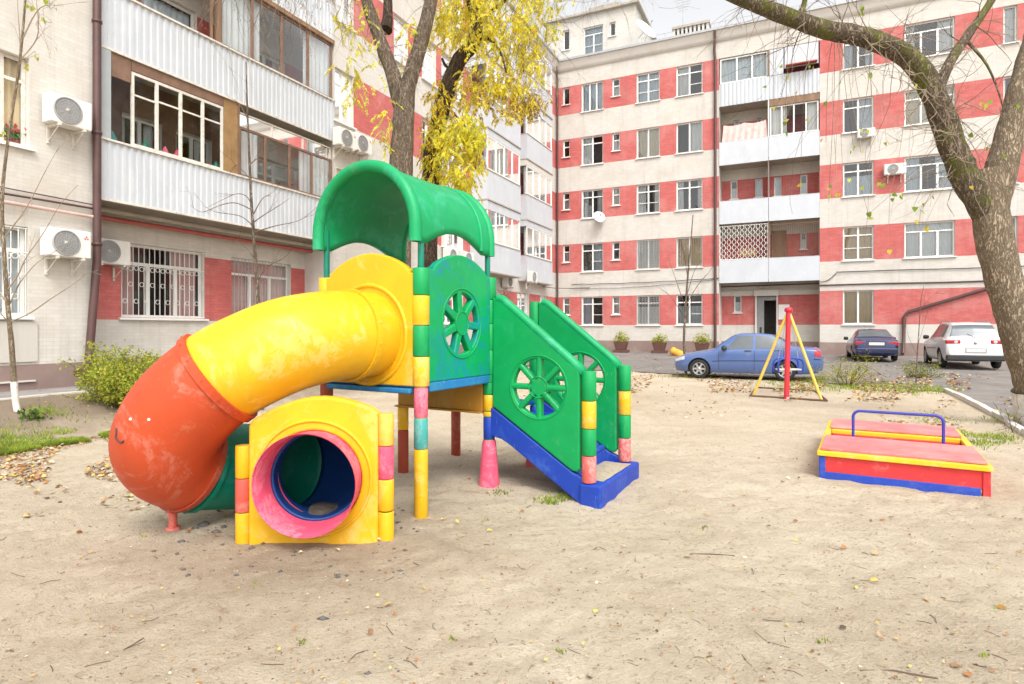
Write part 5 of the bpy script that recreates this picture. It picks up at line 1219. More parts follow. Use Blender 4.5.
root, c, T, patch, body = make_car('crossover_car', ps, hw, SUV, 4.43, M['white_paint'], (.88, 3.5), .345, 'white crossover car parked nose to the wall beside the leaning tree', dict(side=[(1.7, 2.45, (2.02, 2.45)), (2.54, 3.3, (2.54, 3.3)), (3.38, 3.86, (3.38, 3.70))], front=(1.28, 1.9, None), rear=(3.90, 4.19, None), seams=(1.45, 2.5, 3.36), handles=(2.2, 3.05), mirror=(1.65, 1.1)), 1.81, 'dark')
for sy in (-1, 1):
    mb = MB(); y0, y1 = (.42, .86) if sy > 0 else (-.86, -.42); mb.box(-2.19, -2.0, y0, y1, .885, 1.03, 0, T); mb.build('tail_lamp', M['lightred'], root, bevel=.035)
    mb = MB(); yy = sy * .56; mb.lathe([(0, .004), (.055, .0)], T(Vector((-2.192, yy, .96))), -Vector((hw[0], hw[1], 0)), 14); mb.build('lamp_lens', M['clearlamp'], root)
mb = MB(); mb.box(-2.232, -2.222, -.27, .27, .61, .71, 0, T); mb.build('number_plate', M['plate'], root); mb = MB(); mb.box(-2.228, -2.15, -.31, .31, .58, .74, 0, T); mb.build('plate_frame', M['steel'], root); mb = MB(); mb.tube([T(Vector((-2.13, -.02, 1.09))), T(Vector((-2.06, .22, 1.24)))], .012, 6); mb.build('wiper', M['bumperblack'], root)
mb = MB(); mb.box(-2.245, -2.0, -.84, .84, .30, .50, 0, T); mb.build('bumper', M['bumperblack'], root, bevel=.04)
mb = MB(); mb.lathe([(0, .012), (.05, .01), (.055, .0)], T(Vector((-2.205, 0, .93))), -Vector((hw[0], hw[1], 0)), 18); mb.build('emblem', M['steel'], root)
for sy in (-.56, .56):
    mb = MB(); mb.tube([T(Vector((.35, sy, 1.66))), T(Vector((.25, sy, 1.70))), T(Vector((-1.35, sy, 1.69))), T(Vector((-1.45, sy, 1.64)))], .016, 6); mb.build('roof_rail', M['steel'], root)
# ------------------------------------------------------------------ trees, shrubs, plants
rf = random.Random(5)
def bark(name, c1, c2, moss=None, sc=1.0):
    m = bpy.data.materials.new(name); m.use_nodes = True; N, K = nt(m); B = N['Principled BSDF']; B.inputs['Roughness'].default_value = .95; B.inputs['Specular IOR Level'].default_value = .2
    tc = N.new('ShaderNodeTexCoord'); mp = N.new('ShaderNodeMapping'); mp.inputs['Scale'].default_value = (1, 1, .22); K.new(tc.outputs['Object'], mp.inputs['Vector'])
    n = N.new('ShaderNodeTexNoise'); n.inputs['Scale'].default_value = 16 * sc; n.inputs['Detail'].default_value = 8; n.inputs['Roughness'].default_value = .7; K.new(mp.outputs[0], n.inputs['Vector'])
    v = N.new('ShaderNodeTexVoronoi'); v.inputs['Scale'].default_value = 22 * sc; v.feature = 'DISTANCE_TO_EDGE'
    wv = N.new('ShaderNodeVectorMath'); wv.operation = 'MULTIPLY_ADD'; wv.inputs[1].default_value = (.25, .25, .25); K.new(n.outputs['Color'], wv.inputs[0]); K.new(mp.outputs[0], wv.inputs[2]); K.new(wv.outputs[0], v.inputs['Vector'])
    r = N.new('ShaderNodeMapRange'); r.inputs['From Min'].default_value = .0; r.inputs['From Max'].default_value = .22; K.new(v.outputs['Distance'], r.inputs['Value'])
    mu = N.new('ShaderNodeMath'); mu.operation = 'MULTIPLY'; K.new(r.outputs[0], mu.inputs[0]); K.new(n.outputs['Fac'], mu.inputs[1])
    x = N.new('ShaderNodeMix'); x.data_type = 'RGBA'; x.inputs['A'].default_value = (*c1, 1); x.inputs['B'].default_value = (*c2, 1)
    r2 = N.new('ShaderNodeMapRange'); r2.inputs['From Min'].default_value = .1; r2.inputs['From Max'].default_value = .55; K.new(mu.outputs[0], r2.inputs['Value']); K.new(r2.outputs[0], x.inputs['Factor']); out = x.outputs['Result']
    if moss:
        n2 = N.new('ShaderNodeTexNoise'); n2.inputs['Scale'].default_value = 2.2; n2.inputs['Detail'].default_value = 9; n2.inputs['Roughness'].default_value = .75; K.new(tc.outputs['Object'], n2.inputs['Vector'])
        r3 = N.new('ShaderNodeMapRange'); r3.inputs['From Min'].default_value = .5 - moss[1]; r3.inputs['From Max'].default_value = .62 - moss[1]; K.new(n2.outputs['Fac'], r3.inputs['Value'])
        y = N.new('ShaderNodeMix'); y.data_type = 'RGBA'; y.inputs['B'].default_value = (*moss[0], 1); K.new(out, y.inputs['A']); K.new(r3.outputs[0], y.inputs['Factor']); out = y.outputs['Result']
    K.new(out, B.inputs['Base Color'])
    b = N.new('ShaderNodeBump'); b.inputs['Strength'].default_value = .9; b.inputs['Distance'].default_value = .03; K.new(mu.outputs[0], b.inputs['Height']); K.new(b.outputs[0], B.inputs['Normal'])
    return m
def leafmat(name, col, tr=.45):
    m = bpy.data.materials.new(name); m.use_nodes = True; N, K = nt(m); N.remove(N['Principled BSDF']); out = N['Material Output']
    d = N.new('ShaderNodeBsdfDiffuse'); t = N.new('ShaderNodeBsdfTranslucent'); mx = N.new('ShaderNodeMixShader'); mx.inputs[0].default_value = tr
    tc = N.new('ShaderNodeTexCoord'); n = N.new('ShaderNodeTexNoise'); n.inputs['Scale'].default_value = 3.5; n.inputs['Detail'].default_value = 4; K.new(tc.outputs['Object'], n.inputs['Vector'])
    r = N.new('ShaderNodeMapRange'); r.inputs['From Min'].default_value = .35; r.inputs['From Max'].default_value = .65; K.new(n.outputs['Fac'], r.inputs['Value'])
    x = N.new('ShaderNodeMix'); x.data_type = 'RGBA'; x.inputs['A'].default_value = (*[q * .72 for q in col], 1); x.inputs['B'].default_value = (*[min(1, q * 1.25) for q in col], 1); K.new(r.outputs[0], x.inputs['Factor'])
    K.new(x.outputs['Result'], d.inputs[0]); K.new(x.outputs['Result'], t.inputs[0]); K.new(d.outputs[0], mx.inputs[1]); K.new(t.outputs[0], mx.inputs[2]); K.new(mx.outputs[0], out.inputs[0]); return m
M['bark'] = bark('furrowed_bark', (.11, .08, .058), (.34, .27, .20)); M['bark_dark'] = bark('dark_damp_bark', (.035, .025, .018), (.15, .105, .07))
M['bark_moss'] = bark('mossy_bark', (.10, .075, .05), (.32, .25, .18), ((.17, .18, .035), .015), .9); M['bark_smooth'] = bark('scaly_bark', (.22, .165, .105), (.47, .375, .265), None, 1.0)
M['limewash'] = mat('limewashed_bark', (.66, .63, .58), .95, .15, 8, .5, 40, worn=((.30, .24, .18), .12, 9))
M['twig'] = mat('grey_twig', (.30, .235, .17), .9, .25, 5); M['twig_dark'] = mat('dark_twig', (.13, .085, .06), .9, .25, 5)
YL = [leafmat('yellow_leaf', (.84, .68, .05), .5), leafmat('gold_leaf', (.80, .64, .05), .5), leafmat('lime_leaf', (.66, .70, .09), .5), leafmat('pale_yellow_leaf', (.88, .78, .20), .5), leafmat('tan_leaf', (.42, .25, .07))]
GL = [leafmat('fresh_leaf', (.28, .36, .055)), leafmat('yellowish_leaf', (.54, .54, .08)), leafmat('dark_leaf', (.08, .15, .035)), leafmat('olive_leaf', (.30, .31, .07))]
def rv(s=1.0): return Vector((rf.gauss(0, s), rf.gauss(0, s), rf.gauss(0, s)))
def leaflet(mb, p, d, up, L, w, mi):
    d = d.normalized(); s = d.cross(up); s = s.normalized() if s.length > 1e-6 else d.orthogonal().normalized(); n = s.cross(d)
    mb.add([p, p + d * L * .38 + s * w * .5 + n * w * .12, p + d * L, p + d * L * .38 - s * w * .5 + n * w * .12, p + d * L * .45 - n * w * .05], [(0, 1, 4), (1, 2, 4), (2, 3, 4), (3, 0, 4)], mi, True)
def strand(mb, p, d, L, n, ll, lw, mats, stem=None, sm=0):
    """One drooping compound leaf: a thin stalk with paired leaflets."""
    d = d.normalized(); q = p.copy(); pts = [q.copy()]
    for k in range(n):
        d = (d + Vector((0, 0, -.22)) + rv(.05)).normalized(); q = q + d * (L / n); pts.append(q.copy())
        s = d.cross(Vector((0, 0, 1))); s = s.normalized() if s.length > 1e-3 else Vector((1, 0, 0))
        for sg in (-1, 1):
            leaflet(mb, q, (d * .8 + s * sg * rf.uniform(.5, .9) + Vector((0, 0, -.35)) + rv(.12)), rv(1).normalized(), ll * rf.uniform(.75, 1.2), lw * rf.uniform(.8, 1.2), rf.choice(mats))
    leaflet(mb, q, d + Vector((0, 0, -.3)), rv(1).normalized(), ll * 1.15, lw, rf.choice(mats))
    if stem is not None: stem.tube(pts[::2] + [pts[-1]], .0035, 3, sm, caps=False)
def wander(p, d, L, n, jit, grav):
    pts = [p.copy()]; d = d.normalized()
    for k in range(n): d = (d + rv(jit) + Vector((0, 0, grav))).normalized(); p = p + d * (L / n); pts.append(p.copy())
    return pts, d
def twigs(mb, p, d, L, r, depth, jit=.16, grav=-.03, mi=0, sub=3):
    n = 7; pts, d2 = wander(p, d, L, n, jit, grav); mb.tube(pts, [max(.0022, r * (1 - .75 * i / n)) for i in range(n + 1)], 4, mi, caps=False)
    if depth > 0:
        for _ in range(sub):
            i = rf.randint(1, n); dd = (pts[i] - pts[i - 1]).normalized() + rv(.55)
            twigs(mb, pts[i], dd, L * rf.uniform(.35, .65), r * .55, depth - 1, jit, grav, mi, sub)
    return pts
def limb(mb, pts, r0, r1, n=14, mi=0, wob=.10, q=6):
    sp = spline(pts, q); k = len(sp) - 1
    rr = [r0 + (r1 - r0) * (i / k) for i in range(k + 1)]; mb.tube(sp, rr, n, mi, True, True, wob); return sp
# ---- leaning mossy tree at the right
TY = 9.35
tr = empty('leaning_tree', gp(1036, 428), 'big leaning tree with mossy forked trunk and limewashed foot beside the kerb', 'tree')
a = lambda x, y, dy=0.0: at(x, y, TY + dy)
mb = MB()
sp = spline([a(1060, 470), a(1051, 428), a(1037, 380), a(1017, 320), a(1000, 265), a(991, 215), a(986, 170)], 6); k = len(sp) - 1
mb.tube(sp, [.385 - .14 * min(1, i / (k * .6)) for i in range(k + 1)], 28, 0, True, True, .09)
trunk = mb.build('trunk', M['bark_smooth'], tr)
mb = MB(); sp2 = spline([a(1060, 470), a(1051, 428), a(1043, 400), a(1039.5, 388)], 6); mb.tube(sp2, [.39 - .018 * i / (len(sp2) - 1) for i in range(len(sp2))], 28, 0, True, False, .09); mb.build('limewashed_foot', M['limewash'], trunk)
mb = MB(); limb(mb, [a(992, 212), a(1002, 165), a(1014, 120), a(1024, 80), a(1040, 20, .2), a(1052, -60, .3)], .225, .15, 24); limb(mb, [a(1051, -50, .3), a(1056, -90, .4), a(1072, -150, .5), a(1068, -220, .7), a(1090, -300, .9)], .152, .03, 16); mb.build('limb', M['bark_smooth'], tr)
mb = MB(); Lsp = limb(mb, [a(986, 212), a(966, 178), a(950, 140), a(938, 105), a(922, 72), a(892, 48, -.1), a(858, 36, -.2), a(822, 29, -.3), a(788, 17, -.5), a(758, 5, -.6), a(728, -8, -.8)], .205, .10, 22, 0, .14); limb(mb, [a(732, -6.5, -.78), a(708, -18, -.95), a(676, -24, -1.2), a(640, -52, -1.5), a(600, -70, -1.7)], .102, .02, 14); mb.build('limb', M['bark_moss'], tr)
mb = MB(); Usp = limb(mb, [a(936, 95), a(950, 62, .1), a(966, 38, .2), a(984, 12, .3), a(1004, -20, .4)], .085, .05, 14); mb.build('limb', M['bark_moss'], tr)
mb = MB(); limb(mb, [a(796, 20, -.45), a(804, 5, -.4), a(806, -20, -.4)], .05, .03, 8); limb(mb, [a(966, 40, .2), a(985, 62, .0), a(996, 85, -.1), a(1003, 108, -.1)], .028, .008, 6); mb.build('broken_branch', M['bark_moss'], tr)
tw = MB()
for _ in range(62):
    i = rf.randint(6, len(Lsp) - 1); p = Lsp[i] + rv(.05); ud = Vector((rf.gauss(0, .7), rf.gauss(0, .5), rf.uniform(-.6, 1.0)))
    twigs(tw, p, ud, rf.uniform(.45, 1.25), .0075, 1, .15, -.05, rf.choice([0, 0, 1]), 3)
for _ in range(16): p = rf.choice(Usp); twigs(tw, p, Vector((rf.gauss(0, 1), rf.gauss(0, .5), rf.uniform(-.5, .6))), rf.uniform(.4, .9), .009, 1, .15, -.04, rf.choice([0, 1]), 3)
for px, py, L in ((905, 70, .5), (945, 110, .5), (925, 90, .6), (940, 130, .5), (960, 160, .45), (840, 38, .35), (870, 45, .3)):
    for _ in range(4): twigs(tw, a(px, py, -.25), Vector((rf.gauss(0, .6), -.3, rf.uniform(-.8, .5))), L, .010, 1, .35, -.02, 0, 2)
hang = []
for px, py, L in ((800, 22, 1.2), (818, 30, 1.6), (846, 34, 1.7), (872, 42, 2.0), (895, 50, 2.3), (918, 75, 2.2), (930, 95, 1.8), (862, 36, 2.9), (1000, 108, .9), (910, 60, 3.0), (785, 18, 1.0)):
    pts = twigs(tw, a(px, py, -.3), Vector((rf.gauss(0, .35), rf.uniform(-.4, .1), -.5)), L, .0055, 1, .14, -.11, rf.choice([0, 1]), 2); hang += pts[3:]
def hang_twig(tw, src, p, mi=0):
    q = min(src, key=lambda s: (s - p).length + .6 * abs(s.x - p.x)); m_ = q.lerp(p, .45) + Vector((rf.gauss(0, .06), rf.gauss(0, .06), .10 * (q - p).length)); pts = spline([q, m_, p + Vector((0, 0, .06)), p], 5); n = len(pts) - 1; tw.tube(pts, [.0045 - .0030 * i / n for i in range(n + 1)], 4, mi, caps=False)
lf = MB()
def heart(mb, p, R_, mi):
    d = (Vector((0, 0, -1)) + rv(.45)).normalized(); s = d.cross(rv(1)).normalized(); n = s.cross(d)
    P = [p + d * R_ * u + s * R_ * v + n * R_ * w for u, v, w in ((0, 0, 0), (-.12, .32, .06), (.12, .62, .14), (.6, .58, .12), (1.5, 0, 0), (.6, -.58, .12), (.12, -.62, .14), (-.12, -.32, .06), (.5, 0, -.03))]
    mb.add(P, [(8, i, (i + 1) % 8) for i in range(8)], mi, True)
for px, py in ((800, 185), (834, 186), (843, 181), (826, 140), (853, 148), (860, 150), (866, 132), (886, 142), (897, 137), (829, 197), (884, 183), (892, 196), (900, 193), (915, 207), (920, 204), (924, 210), (918, 215), (931, 196), (868, 212), (872, 215), (940, 120), (941, 108), (985, 103), (992, 101), (1016, 107), (1022, 106), (982, 132), (990, 133), (889, 45), (890, 40), (861, 8), (862, 13), (862, 128), (785, 130), (775, 105), (773, 102), (926, 226), (838, 194)):
    p = a(px, py, rf.uniform(-.5, .2)); hang_twig(tw, Lsp[8:] + Usp, p, rf.choice([0, 1]))
    for _ in range(rf.choice([1, 1, 2])): heart(lf, p + rv(.03), rf.uniform(.035, .062), rf.choice([0, 0, 1, 2, 2]))
for _ in range(26): heart(lf, rf.choice(hang) + rv(.03), rf.uniform(.03, .055), rf.choice([0, 1, 2]))
tw.build('twigs', [M['twig'], M['twig_dark']], tr); lf.build('leaves', [leafmat('lime_heart_leaf', (.50, .55, .10)), leafmat('yellow_heart_leaf', (.70, .56, .10)), leafmat('green_heart_leaf', (.24, .36, .06))], tr)
# ---- forked tree behind the playhouse
T1 = 14.6
b1 = at(398, 330, T1); g1 = base_h(b1.x, b1.y)
tr = empty('forked_tree', Vector((b1.x, b1.y, g1)), 'tall forked tree with furrowed grey-brown bark rising behind the playhouse roof', 'tree')
a = lambda x, y, dy=0.0: at(x, y, T1 + dy)
mb = MB(); base = Vector((b1.x - .05, b1.y, g1 - .15)); mb.tube(spline([base, base + Vector((.02, 0, .5)), a(399, 250), a(401, 170), a(403, 130), a(404, 95)], 6), [.40, .36, .34] + [.30 - .04 * i / 28 for i in range(28)], 24, 0, True, True, .10); mb.build('trunk', M['bark'], tr)
mb = MB(); R1 = limb(mb, [a(404, 108), a(411, 75), a(421, 42), a(430, 5), a(438, -45, .2), a(452, -110, .4)], .21, .12, 18); mb.build('limb', M['bark'], tr)
mb = MB(); L1 = limb(mb, [a(402, 112), a(393, 75), a(380, 40), a(368, 5), a(356, -45, -.3), a(330, -100, -.5)], .20, .10, 18); mb.build('limb', M['bark'], tr)
mb = MB(); L2 = limb(mb, [a(386, 30, .3), a(388, 5, .6), a(384, -40, .8)], .15, .08, 14); L3 = limb(mb, [a(360, -30, -.2), a(320, -52, -.7), a(270, -50, -1.2), a(225, -40, -1.6)], .09, .04, 10); L4 = limb(mb, [a(436, -40, .2), a(490, -70, .2), a(550, -60, .6), a(600, -45, .8)], .09, .03, 10); mb.build('limb', M['bark_dark'], tr)
tw = MB(); sd = MB()
for i in range(75):
    p = L3[rf.randint(2, len(L3) - 1)] + rv(.12); pts = twigs(tw, p, Vector((rf.gauss(0, .5), rf.gauss(0, .4), -.6)), rf.uniform(.9, 2.3), .009, 1, .16, -.13, rf.choice([0, 0, 1]), 3)
    if rf.random() < .45:
        for q in pts[3:]:
            for _ in range(5): leaflet(sd, q + rv(.04), Vector((0, 0, -1)) + rv(.35), rv(1), rf.uniform(.05, .09), .016, rf.choice([0, 1, 1]))
for i in range(60):
    p = L4[rf.randint(3, len(L4) - 1)] + rv(.15); pts = twigs(tw, p, Vector((rf.gauss(0, .5), rf.gauss(0, .4), -.5)), rf.uniform(.8, 2.2), .008, 1, .16, -.12, rf.choice([0, 1]), 3)
    if rf.random() < .5:
        for q in pts[3:]:
            for _ in range(4): leaflet(sd, q + rv(.04), Vector((0, 0, -1)) + rv(.35), rv(1), rf.uniform(.05, .09), .018, rf.choice([0, 1, 2]))
for i in range(34): p = rf.choice(L1 + R1[:18]) + rv(.08); twigs(tw, p, Vector((rf.gauss(0, .7), -.4, rf.uniform(-.9, .4))), rf.uniform(.6, 1.6), .010, 1, .16, -.06, 0, 3)
tw.build('twigs', [M['twig'], M['twig_dark']], tr)
fo = MB(); st = MB()
def cloud(mb, stem, px, py, rx, ry, dy, sy, n, mats, aa, L=(.20, .36), ll=.11, lw=.04, droop=.9):
    for _ in range(int(n * 1.25)):
        while True:
            u, v = rf.uniform(-1, 1), rf.uniform(-1, 1)
            if u * u + v * v < 1: break
        p = aa(px + u * rx, py + v * ry, dy + rf.gauss(0, sy))
        if noise.noise(p * 1.7 + Vector((3, 9, 1))) < -.22: continue
        strand(mb, p, Vector((rf.gauss(0, .8), rf.gauss(0, .8), -droop * .7 + rf.uniform(-.4, .9))), rf.uniform(*L), 5, ll, lw, mats, stem, 0)
for args in ((362, 60, 22, 45, -.2, .6, 30, [0, 2, 3, 3]), (346, 82, 14, 24, -.3, .4, 16, [0, 3, 2]), (386, 130, 5, 32, -.5, .2, 16, [0, 2, 3]), (412, 40, 10, 34, .5, .4, 34, [0, 2, 3]), (356, 15, 26, 22, .2, .6, 26, [0, 2, 3])): cloud(fo, st, *args, a)
fo.build('foliage', YL, tr); st.build('leaf_stalks', M['twig'], tr); sd.build('seed_clusters', [leafmat('dry_seed', (.36, .22, .11)), leafmat('brown_seed', (.26, .16, .09)), YL[3]], tr)
# ---- leaning dark tree full of yellow leaves
T2 = 16.0; b2 = at(426, 330, T2); g2 = base_h(b2.x, b2.y)
tr = empty('yellow_tree', Vector((b2.x, b2.y, g2)), 'dark-trunked leaning tree with drooping bright yellow autumn leaves', 'tree')
a = lambda x, y, dy=0.0: at(x, y, T2 + dy)
mb = MB(); base = Vector((b2.x, b2.y, g2 - .15)); S2 = spline([base, a(428, 250), a(431, 180), a(435, 140), a(443, 105), a(450, 80), a(459, 60), a(472, 45), a(477, 26), a(472, -5, .1), a(470, -60, .2)], 6)
mb.tube(S2, [.27 - .12 * i / (len(S2) - 1) for i in range(len(S2))], 18, 0, True, True, .16); mb.build('trunk', M['bark_dark'], tr)
mb = MB(); B2 = limb(mb, [a(474, 44), a(484, 38, -.2), a(492, 41, -.4), a(500, 52, -.6), a(507, 75, -.8)], .06, .02, 8); limb(mb, [a(477, 25), a(490, 12, .3), a(506, 0, .5), a(525, -15, .7)], .07, .03, 8); limb(mb, [a(445, 100), a(452, 112, -.3), a(462, 122, -.6), a(474, 140, -.8)], .03, .012, 6); limb(mb, [a(455, 70), a(446, 66, -.1), a(442, 58, -.2)], .05, .03, 8); mb.build('limb', M['bark_dark'], tr)
fo = MB(); st = MB()
for args in ((490, 8, 55, 40, 0, .7, 400, [0, 0, 1, 2, 3]), (512, 52, 32, 44, -.2, .7, 280, [0, 0, 1, 3, 2]), (468, 20, 30, 34, -.4, .5, 150, [0, 1, 3]), (500, 95, 36, 24, -.2, .6, 170, [1, 0, 4, 3]), (454, 148, 30, 34, -.9, .45, 300, [0, 0, 2, 2, 1]), (470, 128, 14, 18, -.9, .3, 60, [0, 2]), (440, 112, 12, 36, -.3, .4, 90, [0, 1, 1, 4]),
             (432, 150, 9, 34, -.4, .3, 80, [1, 0, 2, 4]), (466, 180, 10, 16, -.9, .3, 40, [0, 2, 1]), (546, 22, 12, 34, .2, .5, 34, [0, 3, 2]), (530, 100, 18, 14, -.1, .4, 60, [4, 4, 1, 3]), (470, 85, 16, 24, -.3, .4, 60, [0, 3, 1]), (540, -14, 40, 24, 0, .8, 70, [0, 2, 3]), (440, 15, 16, 40, .4, .4, 70, [0, 3, 1])): cloud(fo, st, *args, a)
tw = MB()
for i in range(70): p = a(rf.uniform(500, 560), rf.uniform(-20, 60), rf.gauss(0, .5)); twigs(tw, p, Vector((rf.gauss(.2, .5), rf.gauss(0, .4), -.5)), rf.uniform(.5, 1.6), .007, 1, .16, -.12, rf.choice([0, 1]), 3)
for i in range(46): p = a(rf.uniform(508, 548), rf.uniform(80, 105), rf.gauss(0, .3)); twigs(tw, p, Vector((rf.gauss(.1, .5), rf.gauss(0, .4), -.3)), rf.uniform(.4, .9), .007, 1, .2, -.07, 0, 3)
for i in range(30): p = rf.choice(S2[20:]) ; twigs(tw, p, Vector((rf.gauss(.2, .8), rf.gauss(0, .6), rf.uniform(-.4, .7))), rf.uniform(.5, 1.4), .010, 1, .16, -.05, 1, 3)
fo.build('foliage', YL, tr); st.build('leaf_stalks', M['twig'], tr); tw.build('twigs', [M['twig'], M['twig_dark']], tr)
# ---- young trees
def sapling(name, label, Y, trunk, r0, branches, group=None, wash=None, extra=None, jit=.10):
    aa = lambda x, y, dy=0.0: at(x, y, Y + dy)
    p0 = aa(*trunk[0]); p0.z = base_h(p0.x, p0.y); t = empty(name, p0, label, 'tree', group)
    mb = MB(); sp = limb(mb, [p0 - Vector((0, 0, .1)), p0] + [aa(*q) for q in trunk[1:]], r0, r0 * .25, 10, 0, .12); tk = mb.build('trunk', M['bark' if wash is None else 'bark_smooth'], t)
    if wash:
        mb = MB(); cut = [q for q in sp if q.z < wash]; mb.tube(cut, [(r0 * (1 - .75 * i / len(sp))) * 1.12 + .003 for i in range(len(cut))], 12, 0, True, False, .12); mb.build('limewash_coat', M['limewash'], tk)
    tw = MB()
    for br in branches:
        pts = spline([aa(*q) for q in br], 5); n = len(pts) - 1; tw.tube(pts, [max(.003, r0 * .26 * (1 - .8 * i / n)) for i in range(n + 1)], 6, 0, True, True, .1)
        for _ in range(2): i = rf.randint(n // 3, n); twigs(tw, pts[i], (pts[i] - pts[i - 1]) + rv(.03) + Vector((0, 0, .01)), rf.uniform(.2, .45), .004, 1, jit, .02, 0, 1)
    tw.build('branches', M['twig_dark' if wash is None else 'twig'], t); return t, aa
t, aa = sapling('young_tree', 'young bare tree with limewashed stem by the left path', 9.15, [(17, 418), (15, 395), (12, 350), (9, 318), (6, 285), (4, 250), (2, 200), (8, 140), (20, 60), (26, -10), (30, -60)], .045,
    [[(10, 322), (30, 313), (52, 298), (72, 285), (88, 272)], [(8, 322), (3, 316, -.1), (-4, 308, -.2)], [(6, 292), (18, 275), (26, 258), (44, 232), (60, 205), (78, 185)], [(5, 300), (-6, 285), (-14, 262)], [(8, 308), (16, 290, .1), (22, 280), (38, 262), (58, 250)], [(3, 240), (14, 225), (28, 205), (46, 170), (60, 145)], [(20, 60), (36, 40, .1), (38, 20), (34, -20)], [(22, 40), (40, 8), (64, 6)], [(16, 90), (20, 50), (18, 10), (16, -30)]], wash=.75)
lf = MB(); tw = MB(); src = [aa(*q) for q in ((2, 200), (5, 170), (8, 140), (13, 100), (18, 70), (20, 60), (24, 20), (26, -10), (38, 20), (50, 7))]
for px, py in ((28, 8), (30, 10), (33, 10), (46, 3), (54, 10), (56, 12), (42, 21), (44, 23), (50, 57), (49, 59), (56, 50), (35, 58), (38, 61), (27, 67), (26, 70), (3, 135), (2, 138), (5, 140)):
    p = aa(px, py - 3, rf.uniform(-.2, .2)); hang_twig(tw, src, p); heart(lf, p, rf.uniform(.035, .055), rf.choice([0, 1, 1]))
lf.build('leaves', [GL[1], leafmat('pale_lime_leaf', (.46, .52, .09))], t); tw.build('twigs', M['twig'], t)
sapling('young_tree', 'young leafless tree standing before the loggias, stem rising beyond the orange slide', 11.2, [(262, 385), (258, 300), (254, 240), (251, 195), (249, 150), (247, 100), (246, 62)], .045,
    [[(252, 205), (246, 196), (236, 194), (222, 200), (206, 208)], [(252, 210), (236, 203), (221, 205), (202, 212), (190, 205)], [(253, 226), (240, 216), (216, 212), (204, 206)], [(254, 222), (264, 215), (280, 205), (290, 198)], [(253, 215), (263, 198), (272, 196)], [(255, 232), (275, 226), (300, 220), (318, 206)], [(251, 180), (244, 172), (236, 165), (228, 178)], [(249, 165), (258, 158), (268, 152)], [(255, 260), (248, 250), (236, 240)], [(256, 285), (266, 268), (284, 258), (292, 248)], [(248, 120), (240, 105), (232, 98)]])
sapling('young_tree', 'slim young tree in front of the blue car, bare branches fanning upward', 20.3, [(686, 376), (684, 340), (686, 300), (689, 262), (691, 240), (693, 215)], .055,
    [[(686, 310), (676, 280), (668, 258)], [(685, 318), (670, 296), (656, 286)], [(687, 295), (694, 272), (700, 262)], [(686, 305), (698, 285), (712, 268), (722, 250)], [(688, 280), (684, 255), (680, 238)], [(685, 325), (690, 305), (699, 292)]])
sapling('young_tree', 'thin reddish sapling in front of the white car', 16.2, [(916, 389), (917, 360), (919, 330), (921, 300), (924, 285)], .020, [[(918, 345), (924, 325), (928, 310)], [(917, 355), (908, 335), (905, 315)], [(920, 310), (930, 298), (938, 292)]])
sapling('dry_stalk', 'dry brown weed stalk by the kerb right of the sandbox', 8.9, [(1013, 446), (1012, 430), (1008, 415), (1005, 408)], .010, [[(1012, 432), (1017, 424), (1020, 418)], [(1010, 424), (1003, 418), (1000, 412)], [(1011, 428), (1006, 428), (1002, 426)]])
# ---- bushes
def bush(name, label, px, py, Y, wx, h, nl, mats, ls, lw, dens=1.0, stems=26, cat='bush', flat=1.0):
    p0 = at(px, py, Y); p0.z = base_h(p0.x, p0.y); t = empty(name, p0, label, cat); tw = MB(); lf = MB(); tips = []
    for _ in range(stems):
        an = rf.uniform(0, 2 * PI); rr = rf.uniform(0, .25) * wx; b = p0 + Vector((math.cos(an) * rr, math.sin(an) * rr * .7, -.05))
        d = Vector((math.cos(an) * rf.uniform(.1, 1.0) * flat, math.sin(an) * .7 * rf.uniform(.1, 1.0) * flat, 1)); L = h * rf.uniform(.6, 1.15)
        pts, _d = wander(b, d, L, 8, .12, -.02); tw.tube(pts, [max(.003, .009 * (1 - i / 9)) for i in range(9)], 5, 0, caps=False); tips += pts[2:]
        for _ in range(3): i = rf.randint(3, 8); q, _d = wander(pts[i], (pts[i] - pts[i - 1]) + rv(.08), L * .4, 5, .2, -.01); tw.tube(q, .004, 4, 0, caps=False); tips += q
    for _ in range(nl):
        p = rf.choice(tips) + rv(.05); leaflet(lf, p, rv(1) + Vector((0, 0, .2)), rv(1), ls * rf.uniform(.6, 1.3), lw * rf.uniform(.7, 1.2), rf.choice(mats))
    tw.build('stems', M['twig_dark'], t); lf.build('leaves', GL, t); return t
bush('bush', 'broad yellow-green bush against the left wing, behind the orange slide', 134, 398, 10.3, 1.6, .84, 14000, [0, 0, 1, 1, 1, 3], .055, .034, 1, 80)
bush('bush', 'small feathery yellowish bush between swing and dark coupe', 848, 380, 16.3, .9, .80, 1500, [1, 1, 1, 0], .06, .016, 1, 26, flat=1.3)
bush('bush', 'low dark green straggly bush in front of the white car', 926, 372, 18.5, 1.3, .55, 900, [2, 0, 3, 1], .07, .022, 1, 22, flat=1.6)
bush('plant', 'low dark green weed on the grass beside the limewashed stem', 37, 420, 8.9, .35, .16, 160, [2, 2, 0], .08, .05, 1, 10, 'plant', 2.0)
